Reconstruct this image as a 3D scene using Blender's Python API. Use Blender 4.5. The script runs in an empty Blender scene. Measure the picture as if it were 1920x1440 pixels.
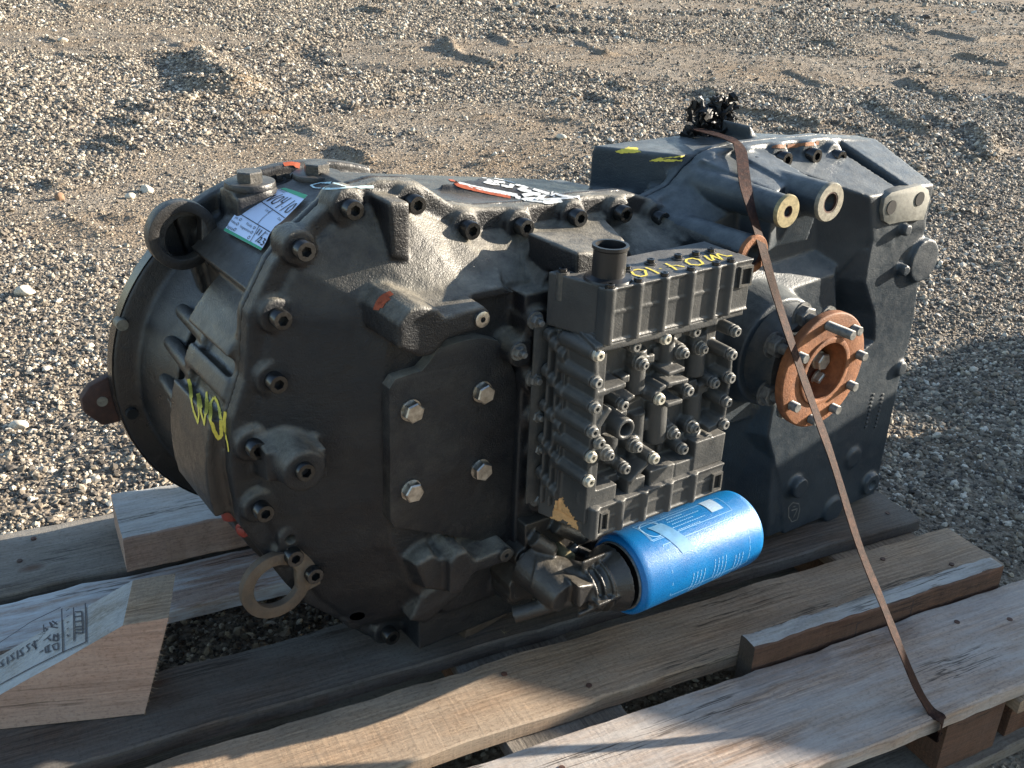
import bpy, bmesh, math, random
import numpy as np
from mathutils import Vector, Matrix, noise
from mathutils.bvhtree import BVHTree
from mathutils.geometry import tessellate_polygon
random.seed(4); rng = np.random.default_rng(7)
S = bpy.context.scene
COL = S.collection
R_ = math.radians

# ------------------------------------------------------------------ camera, sky, sun, exposure
F_PX = 1926.5513                                    # focal length in pixels of a 1920 wide frame
RW = np.array([[0.89557538, -0.15575224, 0.4167565], [-0.44325476, -0.39307498, 0.80561608], [0.03834004, -0.90621923, -0.42106619]])
YAW = R_(8.817134)                                  # the pallet's turn against the gearbox
GY = np.array([[math.cos(YAW), math.sin(YAW), 0], [-math.sin(YAW), math.cos(YAW), 0], [0, 0, 1]])
GR = GY @ RW                                        # camera axes -> world
CAM = np.array([0, 0, 1.14])
cam = bpy.data.cameras.new('camera'); camo = bpy.data.objects.new('camera', cam); COL.objects.link(camo)
cam.sensor_width = 36; cam.sensor_fit = 'HORIZONTAL'; cam.lens = 36 * F_PX / 1920; cam.clip_end = 500; cam.clip_start = .02
camo.matrix_world = Matrix(((*(GR[:, 0] * [1, 1, 1])[:1], -GR[0, 1], -GR[0, 2], 0), (GR[1, 0], -GR[1, 1], -GR[1, 2], 0), (GR[2, 0], -GR[2, 1], -GR[2, 2], 1.14), (0, 0, 0, 1)))
S.camera = camo
SUN_EL, SUN_AZ = R_(16), R_(17)                     # light travels to -x, turned towards +y
sd = Vector((-math.cos(SUN_AZ) * math.cos(SUN_EL), math.sin(SUN_AZ) * math.cos(SUN_EL), -math.sin(SUN_EL)))
sun = bpy.data.lights.new('sun', 'SUN'); suno = bpy.data.objects.new('sun', sun); COL.objects.link(suno)
sun.energy = 5.0; sun.angle = R_(.53); sun.color = (1, .89, .74)
suno.rotation_euler = (-sd).to_track_quat('Z', 'Y').to_euler()
W = bpy.data.worlds.new('World'); S.world = W; W.use_nodes = True
wn = W.node_tree.nodes; bg = wn['Background']; sky = wn.new('ShaderNodeTexSky')
sky.sky_type = 'NISHITA'; sky.sun_disc = False; sky.sun_elevation = SUN_EL
sky.sun_rotation = math.atan2(-sd.x, -sd.y); sky.altitude = 50; sky.air_density = 1.0; sky.dust_density = .6
W.node_tree.links.new(sky.outputs[0], bg.inputs[0]); bg.inputs[1].default_value = .085
S.view_settings.view_transform = 'Standard'; S.view_settings.look = 'None'; S.view_settings.gamma = 1
S.view_settings.use_curve_mapping = False; S.view_settings.exposure = 1.95
S.render.engine = 'CYCLES'; S.render.resolution_x = 1024; S.render.resolution_y = 768

# ------------------------------------------------------------------ measuring helpers
def P(px, py, x=None, y=None, z=None):
    """where the sight line of a photo pixel meets a plane of the gearbox frame (= world)"""
    r = GR @ np.array([px - 960, py - 720, F_PX])
    ax, v = (0, x) if x is not None else (1, y) if y is not None else (2, z)
    return CAM + r * ((v - CAM[ax]) / r[ax])
def XZ(px, py, y):
    p = P(px, py, y=y); return (p[0], p[2])

# ------------------------------------------------------------------ mesh builder
class MB:
    def __init__(s): s.v = []; s.f = []
    def add(s, vs, fs):
        o = len(s.v); s.v += [tuple(map(float, p)) for p in vs]; s.f += [tuple(i + o for i in f) for f in fs]; return s
    def box(s, x0, x1, y0, y1, z0, z1):
        return s.add([(x0, y0, z0), (x1, y0, z0), (x1, y1, z0), (x0, y1, z0), (x0, y0, z1), (x1, y0, z1), (x1, y1, z1), (x0, y1, z1)],
                     [(0, 3, 2, 1), (4, 5, 6, 7), (0, 1, 5, 4), (1, 2, 6, 5), (2, 3, 7, 6), (3, 0, 4, 7)])
    def loft(s, rings, cap=True):
        n = len(rings[0]); vs = [p for r in rings for p in r]; fs = []
        for k in range(len(rings) - 1):
            for i in range(n):
                j = (i + 1) % n
                fs.append((k * n + i, k * n + j, (k + 1) * n + j, (k + 1) * n + i))
        if cap:
            for k in (0, len(rings) - 1):
                t = tessellate_polygon([[Vector(p) for p in rings[k]]])
                for a in t: fs.append(tuple(k * n + q for q in a))
        return s.add(vs, fs)
    def prism(s, poly, y0, y1, sc=1.0):
        """poly of (x,z), extruded along y; the y0 end may be shrunk"""
        c = np.mean(poly, axis=0)
        a = [(c[0] + (p[0] - c[0]) * sc, y0, c[1] + (p[1] - c[1]) * sc) for p in poly]
        return s.loft([a, [(p[0], y1, p[1]) for p in poly]])
    def prism_z(s, poly, z0, z1): return s.loft([[(p[0], p[1], z0) for p in poly], [(p[0], p[1], z1) for p in poly]])
    def prism_x(s, poly, x0, x1): return s.loft([[(x0, p[0], p[1]) for p in poly], [(x1, p[0], p[1]) for p in poly]])
    def cyl(s, p0, p1, r0, r1=None, n=20, cap=True):
        r1 = r0 if r1 is None else r1
        p0, p1 = Vector(p0), Vector(p1); d = (p1 - p0).normalized()
        u = d.orthogonal().normalized(); w = d.cross(u)
        R = lambda p, r: [tuple(p + (u * math.cos(t) + w * math.sin(t)) * r) for t in [2 * math.pi * i / n for i in range(n)]]
        return s.loft([R(p0, r0), R(p1, r1)], cap)
    def lathe(s, c, prof, n=48, axis='y', closed=True, a0=0, a1=2 * math.pi):
        """prof of (along axis, r), revolved round an axis through c"""
        rings = []
        full = abs(a1 - a0 - 2 * math.pi) < 1e-6
        for i in range(n if full else n + 1):
            t = a0 + (a1 - a0) * i / n; r = []
            for (h, q) in prof:
                if axis == 'y': r.append((c[0] + q * math.cos(t), c[1] + h, c[2] + q * math.sin(t)))
                elif axis == 'x': r.append((c[0] + h, c[1] + q * math.cos(t), c[2] + q * math.sin(t)))
                else: r.append((c[0] + q * math.cos(t), c[1] + q * math.sin(t), c[2] + h))
            rings.append(r)
        m = len(prof); vs = [p for r in rings for p in r]; fs = []; K = len(rings)
        for k in range(K if full else K - 1):
            k2 = (k + 1) % K
            for i in range(m if closed else m - 1):
                j = (i + 1) % m
                fs.append((k * m + i, k * m + j, k2 * m + j, k2 * m + i))
        return s.add(vs, fs)
    def ball(s, c, r, n=10, sc=(1, 1, 1)):
        pr = [(-math.cos(math.pi * i / n), math.sin(math.pi * i / n)) for i in range(n + 1)]
        o = len(s.v)
        s.lathe((0, 0, 0), pr, n=n * 2, axis='z', closed=False)
        for i in range(o, len(s.v)):
            v = s.v[i]; s.v[i] = (c[0] + v[0] * r * sc[0], c[1] + v[1] * r * sc[1], c[2] + v[2] * r * sc[2])
        return s
    def mesh(s, name, remesh=None, smooth=0, bevel=0, shade=True, merge=True, cut=None):
        me = bpy.data.meshes.new(name); me.from_pydata(s.v, [], s.f)
        bm = bmesh.new(); bm.from_mesh(me)
        if merge: bmesh.ops.remove_doubles(bm, verts=bm.verts, dist=1e-6)
        bmesh.ops.recalc_face_normals(bm, faces=bm.faces); bm.to_mesh(me); bm.free()
        if remesh or bevel:
            o = bpy.data.objects.new('tmp', me); COL.objects.link(o)
            if remesh:
                m = o.modifiers.new('r', 'REMESH'); m.mode = 'VOXEL'; m.voxel_size = remesh
                if smooth:
                    m = o.modifiers.new('s', 'SMOOTH'); m.factor = .5; m.iterations = smooth
                if cut is not None:
                    cm = cut.mesh('cut', shade=False); co = bpy.data.objects.new('cut', cm); COL.objects.link(co)
                    m = o.modifiers.new('c', 'BOOLEAN'); m.operation = 'DIFFERENCE'; m.object = co; m.solver = 'FAST' if 'FAST' in m.bl_rna.properties['solver'].enum_items else 'FLOAT'
            else:
                m = o.modifiers.new('b', 'BEVEL'); m.width = bevel; m.segments = 2; m.limit_method = 'ANGLE'; m.angle_limit = R_(35)
            dg = bpy.context.evaluated_depsgraph_get(); me2 = bpy.data.meshes.new_from_object(o.evaluated_get(dg))
            bpy.data.objects.remove(o); bpy.data.meshes.remove(me); me = me2; me.name = name
            if cut is not None: bpy.data.objects.remove(co)
        if shade:
            me.shade_smooth() if hasattr(me, 'shade_smooth') else None
            if not remesh: me.set_sharp_from_angle(angle=R_(38))
        return me
def put(name, me, mat, parent=None, loc=None, rot=None, label=None, cat=None, group=None, kind=None):
    o = bpy.data.objects.new(name, me); COL.objects.link(o)
    if mat is not None and me is not None:
        if not me.materials: me.materials.append(mat)
        elif me.materials[0] is None: me.materials[0] = mat
    if parent is not None:
        o.parent = parent
        if loc is None: o.location = -WORLD[parent.name]
        else: o.location = Vector(loc) - WORLD[parent.name]
    elif loc is not None: o.location = loc
    WORLD[o.name] = (Vector(loc) if loc is not None else Vector((0, 0, 0)))
    if rot is not None: o.rotation_euler = rot
    for k, v in (('label', label), ('category', cat), ('group', group), ('kind', kind)):
        if v: o[k] = v
    return o
WORLD = {}
def root(name, loc, label, cat, rotz=0, group=None):
    o = put(name, None, None, None, loc, (0, 0, rotz), label, cat, group); WORLD[o.name] = Vector(loc) if rotz == 0 else Vector((0, 0, 0)); return o

# ------------------------------------------------------------------ materials
def mat(name):
    m = bpy.data.materials.new(name); m.use_nodes = True
    return m, m.node_tree.nodes, m.node_tree.links, m.node_tree.nodes['Principled BSDF']
def N(n, t, **k):
    x = n.new(t)
    for a, b in k.items():
        if a in x.inputs: x.inputs[a].default_value = b
        else: setattr(x, a, b)
    return x
def ramp(n, l, src, stops, interp='LINEAR'):
    r = n.new('ShaderNodeValToRGB'); r.color_ramp.interpolation = interp
    e = r.color_ramp.elements
    while len(e) < len(stops): e.new(.5)
    for i, (p, c) in enumerate(stops): e[i].position = p; e[i].color = (*c, 1) if len(c) == 3 else c
    l.new(src, r.inputs[0]); return r.outputs[0]
def mix(n, l, fac, a, b, mode='MIX'):
    x = n.new('ShaderNodeMix'); x.data_type = 'RGBA'; x.blend_type = mode
    for i, v in ((0, fac), (6, a), (7, b)):
        if hasattr(v, 'links'): l.new(v, x.inputs[i])
        else: x.inputs[i].default_value = v if i == 0 else (*v, 1)
    return x.outputs[2]
def tex(n, l, scale, detail=6, rough=.6, vec=None, kind='ShaderNodeTexNoise', **k):
    t = N(n, kind, Scale=scale, **k)
    if kind == 'ShaderNodeTexNoise': t.inputs['Detail'].default_value = detail; t.inputs['Roughness'].default_value = rough
    if vec is not None: l.new(vec, t.inputs['Vector'])
    return t
def geo(n): return n.new('ShaderNodeNewGeometry').outputs['Position']
def bump(n, l, src, strength, dist, prev=None):
    b = N(n, 'ShaderNodeBump', Strength=strength, Distance=dist); l.new(src, b.inputs['Height'])
    if prev: l.new(prev, b.inputs['Normal'])
    return b.outputs[0]
def math_(n, l, op, a, b=None):
    m = n.new('ShaderNodeMath'); m.operation = op
    for i, v in enumerate((a, b)):
        if v is None: continue
        if hasattr(v, 'links'): l.new(v, m.inputs[i])
        else: m.inputs[i].default_value = v
    return m.outputs[0]

def cast(name, c0, c1, rough=.42, grain=.35, dust_lit=.25, dust_lit_c=(.10, .09, .075), rust=0.0, coat=0, spec=.36):
    m, n, l, b = mat(name); p = geo(n); b.inputs['Specular IOR Level'].default_value = spec
    big = tex(n, l, 6, 5, .65, p); fine = tex(n, l, 420, 3, .6, p); mid = tex(n, l, 55, 5, .65, p)
    c = mix(n, l, ramp(n, l, big.outputs[0], [(.35, (0, 0, 0)), (.65, (1, 1, 1))]), c0, c1)
    # dusty faces that look up, lightened further to stand in for sunshine
    nz = n.new('ShaderNodeSeparateXYZ'); g = n.new('ShaderNodeNewGeometry'); l.new(g.outputs['Normal'], nz.inputs[0])
    up = ramp(n, l, nz.outputs[2], [(.15, (0, 0, 0)), (.95, (1, 1, 1))])
    spk = ramp(n, l, tex(n, l, 30, 8, .75, p).outputs[0], [(.30, (.15,) * 3), (.75, (1, 1, 1))])
    df = math_(n, l, 'MULTIPLY', math_(n, l, 'MULTIPLY', up, spk), dust_lit * 2)
    df2 = math_(n, l, 'ADD', df, math_(n, l, 'MULTIPLY', ramp(n, l, tex(n, l, 14, 8, .75, p).outputs[0], [(.5, (0, 0, 0)), (.72, (1, 1, 1))]), .05))
    c = mix(n, l, df2, c, dust_lit_c)
    if rust:
        rm = ramp(n, l, tex(n, l, 11, 8, .7, p).outputs[0], [(.62 - rust * .2, (0, 0, 0)), (.66 - rust * .2, (1, 1, 1))])
        c = mix(n, l, rm, c, (.17, .055, .02))
    wear = ramp(n, l, g.outputs['Pointiness'], [(.535, (0, 0, 0)), (.60, (.75,) * 3)])
    wn_ = ramp(n, l, tex(n, l, 45, 8, .8, p).outputs[0], [(.42, (0, 0, 0)), (.60, (1, 1, 1))])
    c = mix(n, l, math_(n, l, 'MULTIPLY', wear, wn_), c, (.10, .092, .078))
    sc = ramp(n, l, tex(n, l, 9, 10, .85, p).outputs[0], [(.66, (0, 0, 0)), (.70, (.55,) * 3)]); c = mix(n, l, sc, c, (.055, .052, .047))
    l.new(c, b.inputs['Base Color'])
    oil = ramp(n, l, tex(n, l, 3.3, 6, .7, p).outputs[0], [(.40, (-.0,) * 3), (.62, (1, 1, 1))])
    rr = math_(n, l, 'ADD', math_(n, l, 'MULTIPLY', oil, .16), ramp(n, l, mid.outputs[0], [(.3, (rough - .14,) * 3), (.7, (rough + .06,) * 3)])); l.new(rr, b.inputs['Roughness'])
    bb = bump(n, l, fine.outputs[0], grain, .0012); bb = bump(n, l, mid.outputs[0], grain * .7, .003, bb)
    l.new(bb, b.inputs['Normal'])
    return m
M = {}
M['black'] = cast('black_cast_paint', (.0075, .0080, .0095), (.016, .0145, .0135), .36, .5, .30, (.13, .115, .09), spec=.6)
M['front'] = cast('textured_black_paint', (.0058, .0080, .0110), (.0120, .0112, .0125), .44, .9, .62, (.22, .20, .16))  # pale upward film strengthened so the top slopes look sunlit
M['grey'] = cast('dark_grey_cast_paint', (.012, .019, .027), (.030, .039, .047), .42, .45, .50, (.16, .17, .17))
M['valve'] = cast('grey_black_alloy', (.028, .031, .033), (.058, .058, .056), .46, .4, .40, (.20, .19, .17))
M['bolt'] = None
def metal(name, c, rough, met=1.0, var=.5):
    m, n, l, b = mat(name); p = geo(n); t = tex(n, l, 130, 6, .7, p)
    l.new(mix(n, l, ramp(n, l, t.outputs[0], [(.35, (0, 0, 0)), (.65, (1, 1, 1))]), tuple(v * var for v in c), c), b.inputs['Base Color'])
    b.inputs['Metallic'].default_value = met
    l.new(ramp(n, l, t.outputs[0], [(.3, (rough,) * 3), (.7, (rough + .2,) * 3)]), b.inputs['Roughness'])
    l.new(bump(n, l, t.outputs[0], .3, .001), b.inputs['Normal']); return m
M['steel'] = metal('bare_steel', (.55, .53, .49), .28)
M['zinc'] = metal('zinc_plated_screw', (.62, .60, .52), .35, .7, .6)
M['machined'] = metal('machined_face', (.27, .25, .20), .5, .3, .45)
M['dull'] = metal('dull_zinc', (.22, .22, .21), .45, .5, .45)
M['pad'] = metal('dull_pad_face', (.17, .17, .15), .55, .25, .6)
M['brass'] = metal('brass_plug', (.32, .27, .15), .5, .4, .5)
def rust(name, a, b_, c_, sc=38):
    m, n, l, b = mat(name); p = geo(n)
    t = tex(n, l, sc, 10, .8, p); f = tex(n, l, 300, 4, .6, p); big = tex(n, l, 7, 5, .6, p)
    c = ramp(n, l, t.outputs[0], [(.30, a), (.5, b_), (.72, c_)])
    c = mix(n, l, ramp(n, l, big.outputs[0], [(.45, (0, 0, 0)), (.7, (.6, .6, .6))]), c, a)
    l.new(c, b.inputs['Base Color']); b.inputs['Roughness'].default_value = .72
    bb = bump(n, l, f.outputs[0], .5, .0015); l.new(bump(n, l, t.outputs[0], .4, .003, bb), b.inputs['Normal']); return m
M['rust'] = rust('orange_rust', (.07, .026, .010), (.20, .072, .024), (.32, .13, .048))
M['rust_dark'] = rust('dark_rust', (.022, .012, .010), (.065, .028, .019), (.13, .055, .035))
M['strap'] = rust('strap_rust', (.005, .003, .003), (.026, .011, .008), (.085, .038, .024), 110); M['strap'].node_tree.nodes['Principled BSDF'].inputs['Specular IOR Level'].default_value = .12
M['rust_edge'] = rust('rusty_bare_edge', (.03, .027, .022), (.085, .058, .038), (.11, .10, .08), 24)
def flat(name, c, rough=.5, spec=.5, metallic=0, var=.0, scale=30):
    m, n, l, b = mat(name)
    if var:
        t = tex(n, l, scale, 6, .7, geo(n))
        l.new(mix(n, l, ramp(n, l, t.outputs[0], [(.35, (0, 0, 0)), (.65, (1, 1, 1))]), tuple(v * (1 - var) for v in c), tuple(min(1, v * (1 + var)) for v in c)), b.inputs['Base Color'])
        l.new(bump(n, l, t.outputs[0], .2, .001), b.inputs['Normal'])
    else: b.inputs['Base Color'].default_value = (*c, 1)
    b.inputs['Roughness'].default_value = rough; b.inputs['Metallic'].default_value = metallic
    b.inputs['Specular IOR Level'].default_value = spec; return m
M['bolt'] = flat('black_oxide_screw', (.014, .014, .014), .27, .75, .25, var=.5, scale=160)
M['dark'] = flat('hole_shade', (.006, .006, .006), .9)  # near-black colour standing in for the shade inside holes
M['yellow'] = flat('yellow_paint_marker', (.60, .49, .07), .7, var=.15, scale=200)
M['white_mark'] = flat('white_paint_marker', (.48, .50, .50), .7, var=.2, scale=200)
M['orange_mark'] = flat('orange_paint_marker', (.30, .06, .02), .7, var=.3, scale=120)
M['cyan_mark'] = flat('pale_chalk', (.50, .66, .68), .8, var=.2, scale=200)
M['paper'] = flat('paper_label', (.60, .70, .90), .35, var=.03)
M['green'] = flat('green_print', (.01, .30, .13), .4)
M['ink'] = flat('black_ink', (.012, .012, .016), .5)
M['red_cap'] = flat('red_plastic', (.14, .018, .014), .5, var=.3)
M['plastic'] = flat('black_plastic', (.010, .0105, .012), .42)
M['clear'] = flat('pale_blue_tape', (.11, .25, .42), .35, var=.15, scale=60)
M['cream'] = flat('bare_primer', (.48, .28, .12), .7, var=.35, scale=60)
M['film'] = flat('crumpled_black_film', (.012, .012, .013), .45, .35)
M['print'] = flat('white_print', (.22, .40, .60), .45)
# blue can with fine frost sparkle
m, n, l, b = mat('blue_can_paint'); p = geo(n)
fr = tex(n, l, 900, 2, .5, p); bg_ = tex(n, l, 22, 5, .6, p)
c = mix(n, l, ramp(n, l, bg_.outputs[0], [(.4, (0, 0, 0)), (.7, (1, 1, 1))]), (.0, .105, .30), (.0, .135, .36))
l.new(c, b.inputs['Base Color']); l.new(ramp(n, l, fr.outputs[0], [(.4, (.26,) * 3), (.6, (.46,) * 3)]), b.inputs['Roughness'])
l.new(bump(n, l, fr.outputs[0], .5, .0010), b.inputs['Normal']); b.inputs['Specular IOR Level'].default_value = .4
M['blue'] = m
def wood(name, light, dark, grey, rough=.75, white=0.0, red=0.0, contrast=1.0, scale=1.0):
    """sawn softwood: growth rings stretched along local x, weather greying, saw marks across"""
    m, n, l, b = mat(name)
    tc = n.new('ShaderNodeTexCoord'); oi = n.new('ShaderNodeObjectInfo')
    off = n.new('ShaderNodeVectorMath'); off.operation = 'MULTIPLY_ADD'
    l.new(tc.outputs['Object'], off.inputs[0]); off.inputs[1].default_value = (1, 1, 1)
    rnd = n.new('ShaderNodeCombineXYZ')
    r10 = math_(n, l, 'MULTIPLY', oi.outputs['Random'], 13.7)
    for i in range(3): l.new(r10, rnd.inputs[i])
    l.new(rnd.outputs[0], off.inputs[2])
    def st(sx, sy, sz):
        mp = n.new('ShaderNodeMapping'); mp.inputs['Scale'].default_value = (sx, sy, sz); l.new(off.outputs[0], mp.inputs[0]); return mp.outputs[0]
    warp = tex(n, l, 2.2, 3, .5, st(1, 4, 4))
    wv = N(n, 'ShaderNodeTexWave', Scale=21.0 * scale, Distortion=4.0, Detail=4.0); wv.bands_direction = 'Y'
    wv.inputs['Detail Scale'].default_value = 1.2
    l.new(st(.32, 1.6, 1.2), wv.inputs['Vector'])
    fib = tex(n, l, 95, 10, .75, st(.07, 3.0, 3.0)); blot = tex(n, l, 5, 6, .6, st(1, 2.4, 2.4)); saw = tex(n, l, 110, 4, .6, st(1.6, .10, .10)); spk = tex(n, l, 260, 4, .7, st(.6, 1, 1))
    brk = ramp(n, l, tex(n, l, 9, 4, .6, st(.25, 1.6, 1.6)).outputs[0], [(.38, (.12,) * 3), (.62, (1, 1, 1))])
    rg = math_(n, l, 'MULTIPLY', ramp(n, l, wv.outputs[0], [(.35, (0, 0, 0)), (.95, (contrast * .8,) * 3)]), brk)
    c = mix(n, l, rg, light, dark)
    lo = tex(n, l, 26, 8, .7, st(.09, 1.3, 1.3)); c = mix(n, l, ramp(n, l, lo.outputs[0], [(.40, (0, 0, 0)), (.66, (.7,) * 3)]), c, dark)
    c = mix(n, l, ramp(n, l, fib.outputs[0], [(.40, (.0,) * 3), (.62, (.85,) * 3)]), c, tuple(v * .45 for v in dark))
    c = mix(n, l, ramp(n, l, blot.outputs[0], [(.35, (0, 0, 0)), (.65, (.85,) * 3)]), c, grey)
    c = mix(n, l, ramp(n, l, spk.outputs[0], [(.50, (0, 0, 0)), (.72, (.55,) * 3)]), c, tuple(v * .35 for v in dark))
    c = mix(n, l, ramp(n, l, saw.outputs[0], [(.50, (0, 0, 0)), (.75, (.35,) * 3)]), c, tuple(v * .6 for v in grey))
    if white:
        wm = ramp(n, l, tex(n, l, 7, 9, .75, st(.35, 2.5, 2.5)).outputs[0], [(.40, (0, 0, 0)), (.56, (white,) * 3)]); c = mix(n, l, wm, c, (.52, .55, .56))
    ck = ramp(n, l, tex(n, l, 7, 5, .6, st(.16, 4.5, 4.5)).outputs[0], [(.485, (0, 0, 0)), (.498, (1, 1, 1)), (.502, (1, 1, 1)), (.515, (0, 0, 0))]); ckm = ramp(n, l, tex(n, l, 6, 3, .5, st(.6, 2, 2)).outputs[0], [(.55, (0, 0, 0)), (.62, (.85,) * 3)]); ckk = math_(n, l, 'MULTIPLY', ck, ckm); c = mix(n, l, ckk, c, (.02, .014, .01))
    kn = N(n, 'ShaderNodeTexVoronoi', Scale=4.5); l.new(st(.8, 1.6, 1.0), kn.inputs['Vector'])
    c = mix(n, l, ramp(n, l, kn.outputs['Distance'], [(.05, (.85,) * 3), (.085, (.35,) * 3), (.10, (0, 0, 0))]), c, (.075, .035, .018))
    l.new(c, b.inputs['Base Color']); b.inputs['Roughness'].default_value = rough; b.inputs['Specular IOR Level'].default_value = .3
    bb = bump(n, l, fib.outputs[0], .55, .003); bb = bump(n, l, rg, .18, .002, bb); bb = bump(n, l, saw.outputs[0], .35, .002, bb)
    l.new(bb, b.inputs['Normal']); return m
M['w_tan'] = wood('weathered_tan_plank', (.50, .35, .22), (.26, .155, .09), (.31, .245, .18))
M['w_front'] = wood('silvery_brown_plank', (.50, .36, .26), (.21, .13, .085), (.36, .30, .25), white=.3, scale=.8)
M['w_dark'] = wood('dark_stained_plank', (.14, .10, .075), (.055, .038, .028), (.125, .12, .11))
M['w_grey'] = wood('grey_weathered_plank', (.22, .185, .145), (.10, .078, .06), (.25, .23, .20))
M['w_white'] = wood('whitewashed_plank', (.40, .28, .22), (.27, .16, .11), (.38, .32, .27), white=.95)
M['w_pink'] = wood('fresh_pink_timber', (.44, .30, .23), (.30, .18, .13), (.36, .27, .22), contrast=.7)
M['w_red'] = wood('red_brown_timber', (.19, .095, .055), (.085, .042, .026), (.10, .06, .042))
M['w_pale'] = wood('pale_sawn_face', (.36, .33, .28), (.22, .19, .15), (.36, .35, .33), contrast=.6, white=.4)
M['w_old'] = wood('dark_end_grain', (.085, .06, .042), (.05, .034, .024), (.07, .055, .045))

# ------------------------------------------------------------------ ground, gravel
def ground_xy(px, py): p = P(px, py, z=0.0); return (p[0], p[1])
strokes = []      # (polyline in metres, half width, height): clods, ruts and tread marks pressed into the yard
def rut(pts, w, h): strokes.append((np.array([ground_xy(*q) for q in pts]), w, h * 1.1))
rut([(385, 110), (400, 140), (425, 150), (440, 175)], .17, .085); rut([(350, 150), (395, 175), (470, 165)], .10, .045)
rut([(840, 90), (860, 110), (935, 125)], .05, .035); rut([(920, 70), (960, 90)], .04, .03)
rut([(1330, 170), (1390, 205), (1470, 225), (1540, 240)], .05, .04); rut([(1640, 190), (1680, 220), (1730, 245)], .045, .04)
rut([(1815, 235), (1850, 260), (1855, 300)], .05, .045); rut([(1700, 145), (1760, 165), (1800, 185)], .035, .035)
rut([(1800, 105), (1850, 120), (1890, 128)], .05, .035); rut([(1560, 235), (1620, 245)], .04, .03); rut([(1480, 130), (1560, 160)], .035, .03)
rut([(1050, 190), (1100, 175), (1160, 195)], .05, .03); rut([(1750, 60), (1830, 75), (1910, 70)], .06, .035)
rut([(1680, 30), (1720, 60)], .06, .04); rut([(680, 20), (720, 25)], .08, .04); rut([(840, 80), (850, 100)], .05, .03)
rut([(1745, 215), (1790, 240)], .035, .03); rut([(560, 90), (600, 120), (760, 130)], .16, -.035)
for k in range(22):                                  # tyre tread blocks at the top of the yard
    x = 930 + (k % 11) * 24; y = 18 + (k // 11) * 26 + (k % 11) * 2
    rut([(x, y), (x + 12, y + 9)], .038, .034)
for k in range(130):
    px, py = random.uniform(0, 1900), random.uniform(0, 420); a = random.uniform(-.3, 1.2); L = random.uniform(15, 70)
    rut([(px, py), (px + L * .5, py + L * .25 * math.sin(a)), (px + L, py + L * .5 * math.sin(a))], random.uniform(.018, .05), random.uniform(.008, .028))
def seg_field(X, Y):
    H = np.zeros_like(X)
    for pl, w, h in strokes:
        d = np.full_like(X, 9.)
        m = (X > pl[:, 0].min() - 3 * w) & (X < pl[:, 0].max() + 3 * w) & (Y > pl[:, 1].min() - 3 * w) & (Y < pl[:, 1].max() + 3 * w)
        xs, ys = X[m], Y[m]
        if xs.size == 0: continue
        dd = np.full(xs.shape, 9.)
        for a, b in zip(pl[:-1], pl[1:]):
            ab = b - a; t = np.clip(((xs - a[0]) * ab[0] + (ys - a[1]) * ab[1]) / (ab @ ab + 1e-9), 0, 1)
            dd = np.minimum(dd, np.hypot(xs - a[0] - t * ab[0], ys - a[1] - t * ab[1]))
        H[m] += h * np.exp(-(dd / w) ** 2 * 1.3)
    return H
def vnoise(X, Y, s, seed):
    r = np.random.default_rng(seed); G = r.random((256, 256)); x = X * s + 1000.3; y = Y * s + 1000.7
    xi = np.floor(x).astype(int); yi = np.floor(y).astype(int); fx = x - xi; fy = y - yi
    fx = fx * fx * (3 - 2 * fx); fy = fy * fy * (3 - 2 * fy); g = lambda a, b: G[a % 256, b % 256]
    return (g(xi, yi) * (1 - fx) + g(xi + 1, yi) * fx) * (1 - fy) + (g(xi, yi + 1) * (1 - fx) + g(xi + 1, yi + 1) * fx) * fy - .5
def height(X, Y):
    far = np.clip((Y - 2.2) / 2.5, 0, 1)
    h = vnoise(X, Y, .5, 1) * .07 * far + vnoise(X, Y, 1.3, 2) * .04 * far + vnoise(X, Y, 4, 3) * .020 * (.3 + .7 * far) + vnoise(X, Y, 11, 4) * .009 + vnoise(X, Y, 26, 5) * .005
    return h + seg_field(X, Y) - .004
def grid_mesh(name, x0, x1, y0, y1, step, zoff=0, hf=height):
    xs = np.arange(x0, x1 + step / 2, step); ys = np.arange(y0, y1 + step / 2, step)
    X, Y = np.meshgrid(xs, ys); Z = hf(X, Y) + zoff; nx, ny = len(xs), len(ys)
    V = np.stack([X.ravel(), Y.ravel(), Z.ravel()], 1)
    i = np.arange(nx * ny).reshape(ny, nx); q = np.stack([i[:-1, :-1], i[:-1, 1:], i[1:, 1:], i[1:, :-1]], -1).reshape(-1, 4)
    me = bpy.data.meshes.new(name); me.vertices.add(len(V)); me.vertices.foreach_set('co', V.ravel())
    me.loops.add(q.size); me.loops.foreach_set('vertex_index', q.ravel()); me.polygons.add(len(q))
    me.polygons.foreach_set('loop_start', np.arange(0, q.size, 4)); me.update(calc_edges=True); me.shade_smooth(); return me
m, n, l, b = mat('gravelly_sand'); p = geo(n)
t1 = tex(n, l, 1.1, 5, .6, p); t2 = tex(n, l, 190, 4, .7, p); vo = tex(n, l, 130, vec=p, kind='ShaderNodeTexVoronoi'); vo2 = tex(n, l, 60, vec=p, kind='ShaderNodeTexVoronoi')
c = ramp(n, l, t2.outputs[0], [(.30, (.07, .056, .042)), (.5, (.20, .16, .115)), (.72, (.36, .30, .23))])
c = mix(n, l, .45, c, ramp(n, l, vo.outputs['Color'], [(.2, (.07, .06, .05)), (.8, (.38, .34, .28))]))
c = mix(n, l, ramp(n, l, t1.outputs[0], [(.42, (0, 0, 0)), (.62, (.55,) * 3)]), c, (.17, .115, .065))
l.new(c, b.inputs['Base Color']); b.inputs['Roughness'].default_value = .95; b.inputs['Specular IOR Level'].default_value = .2
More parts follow.
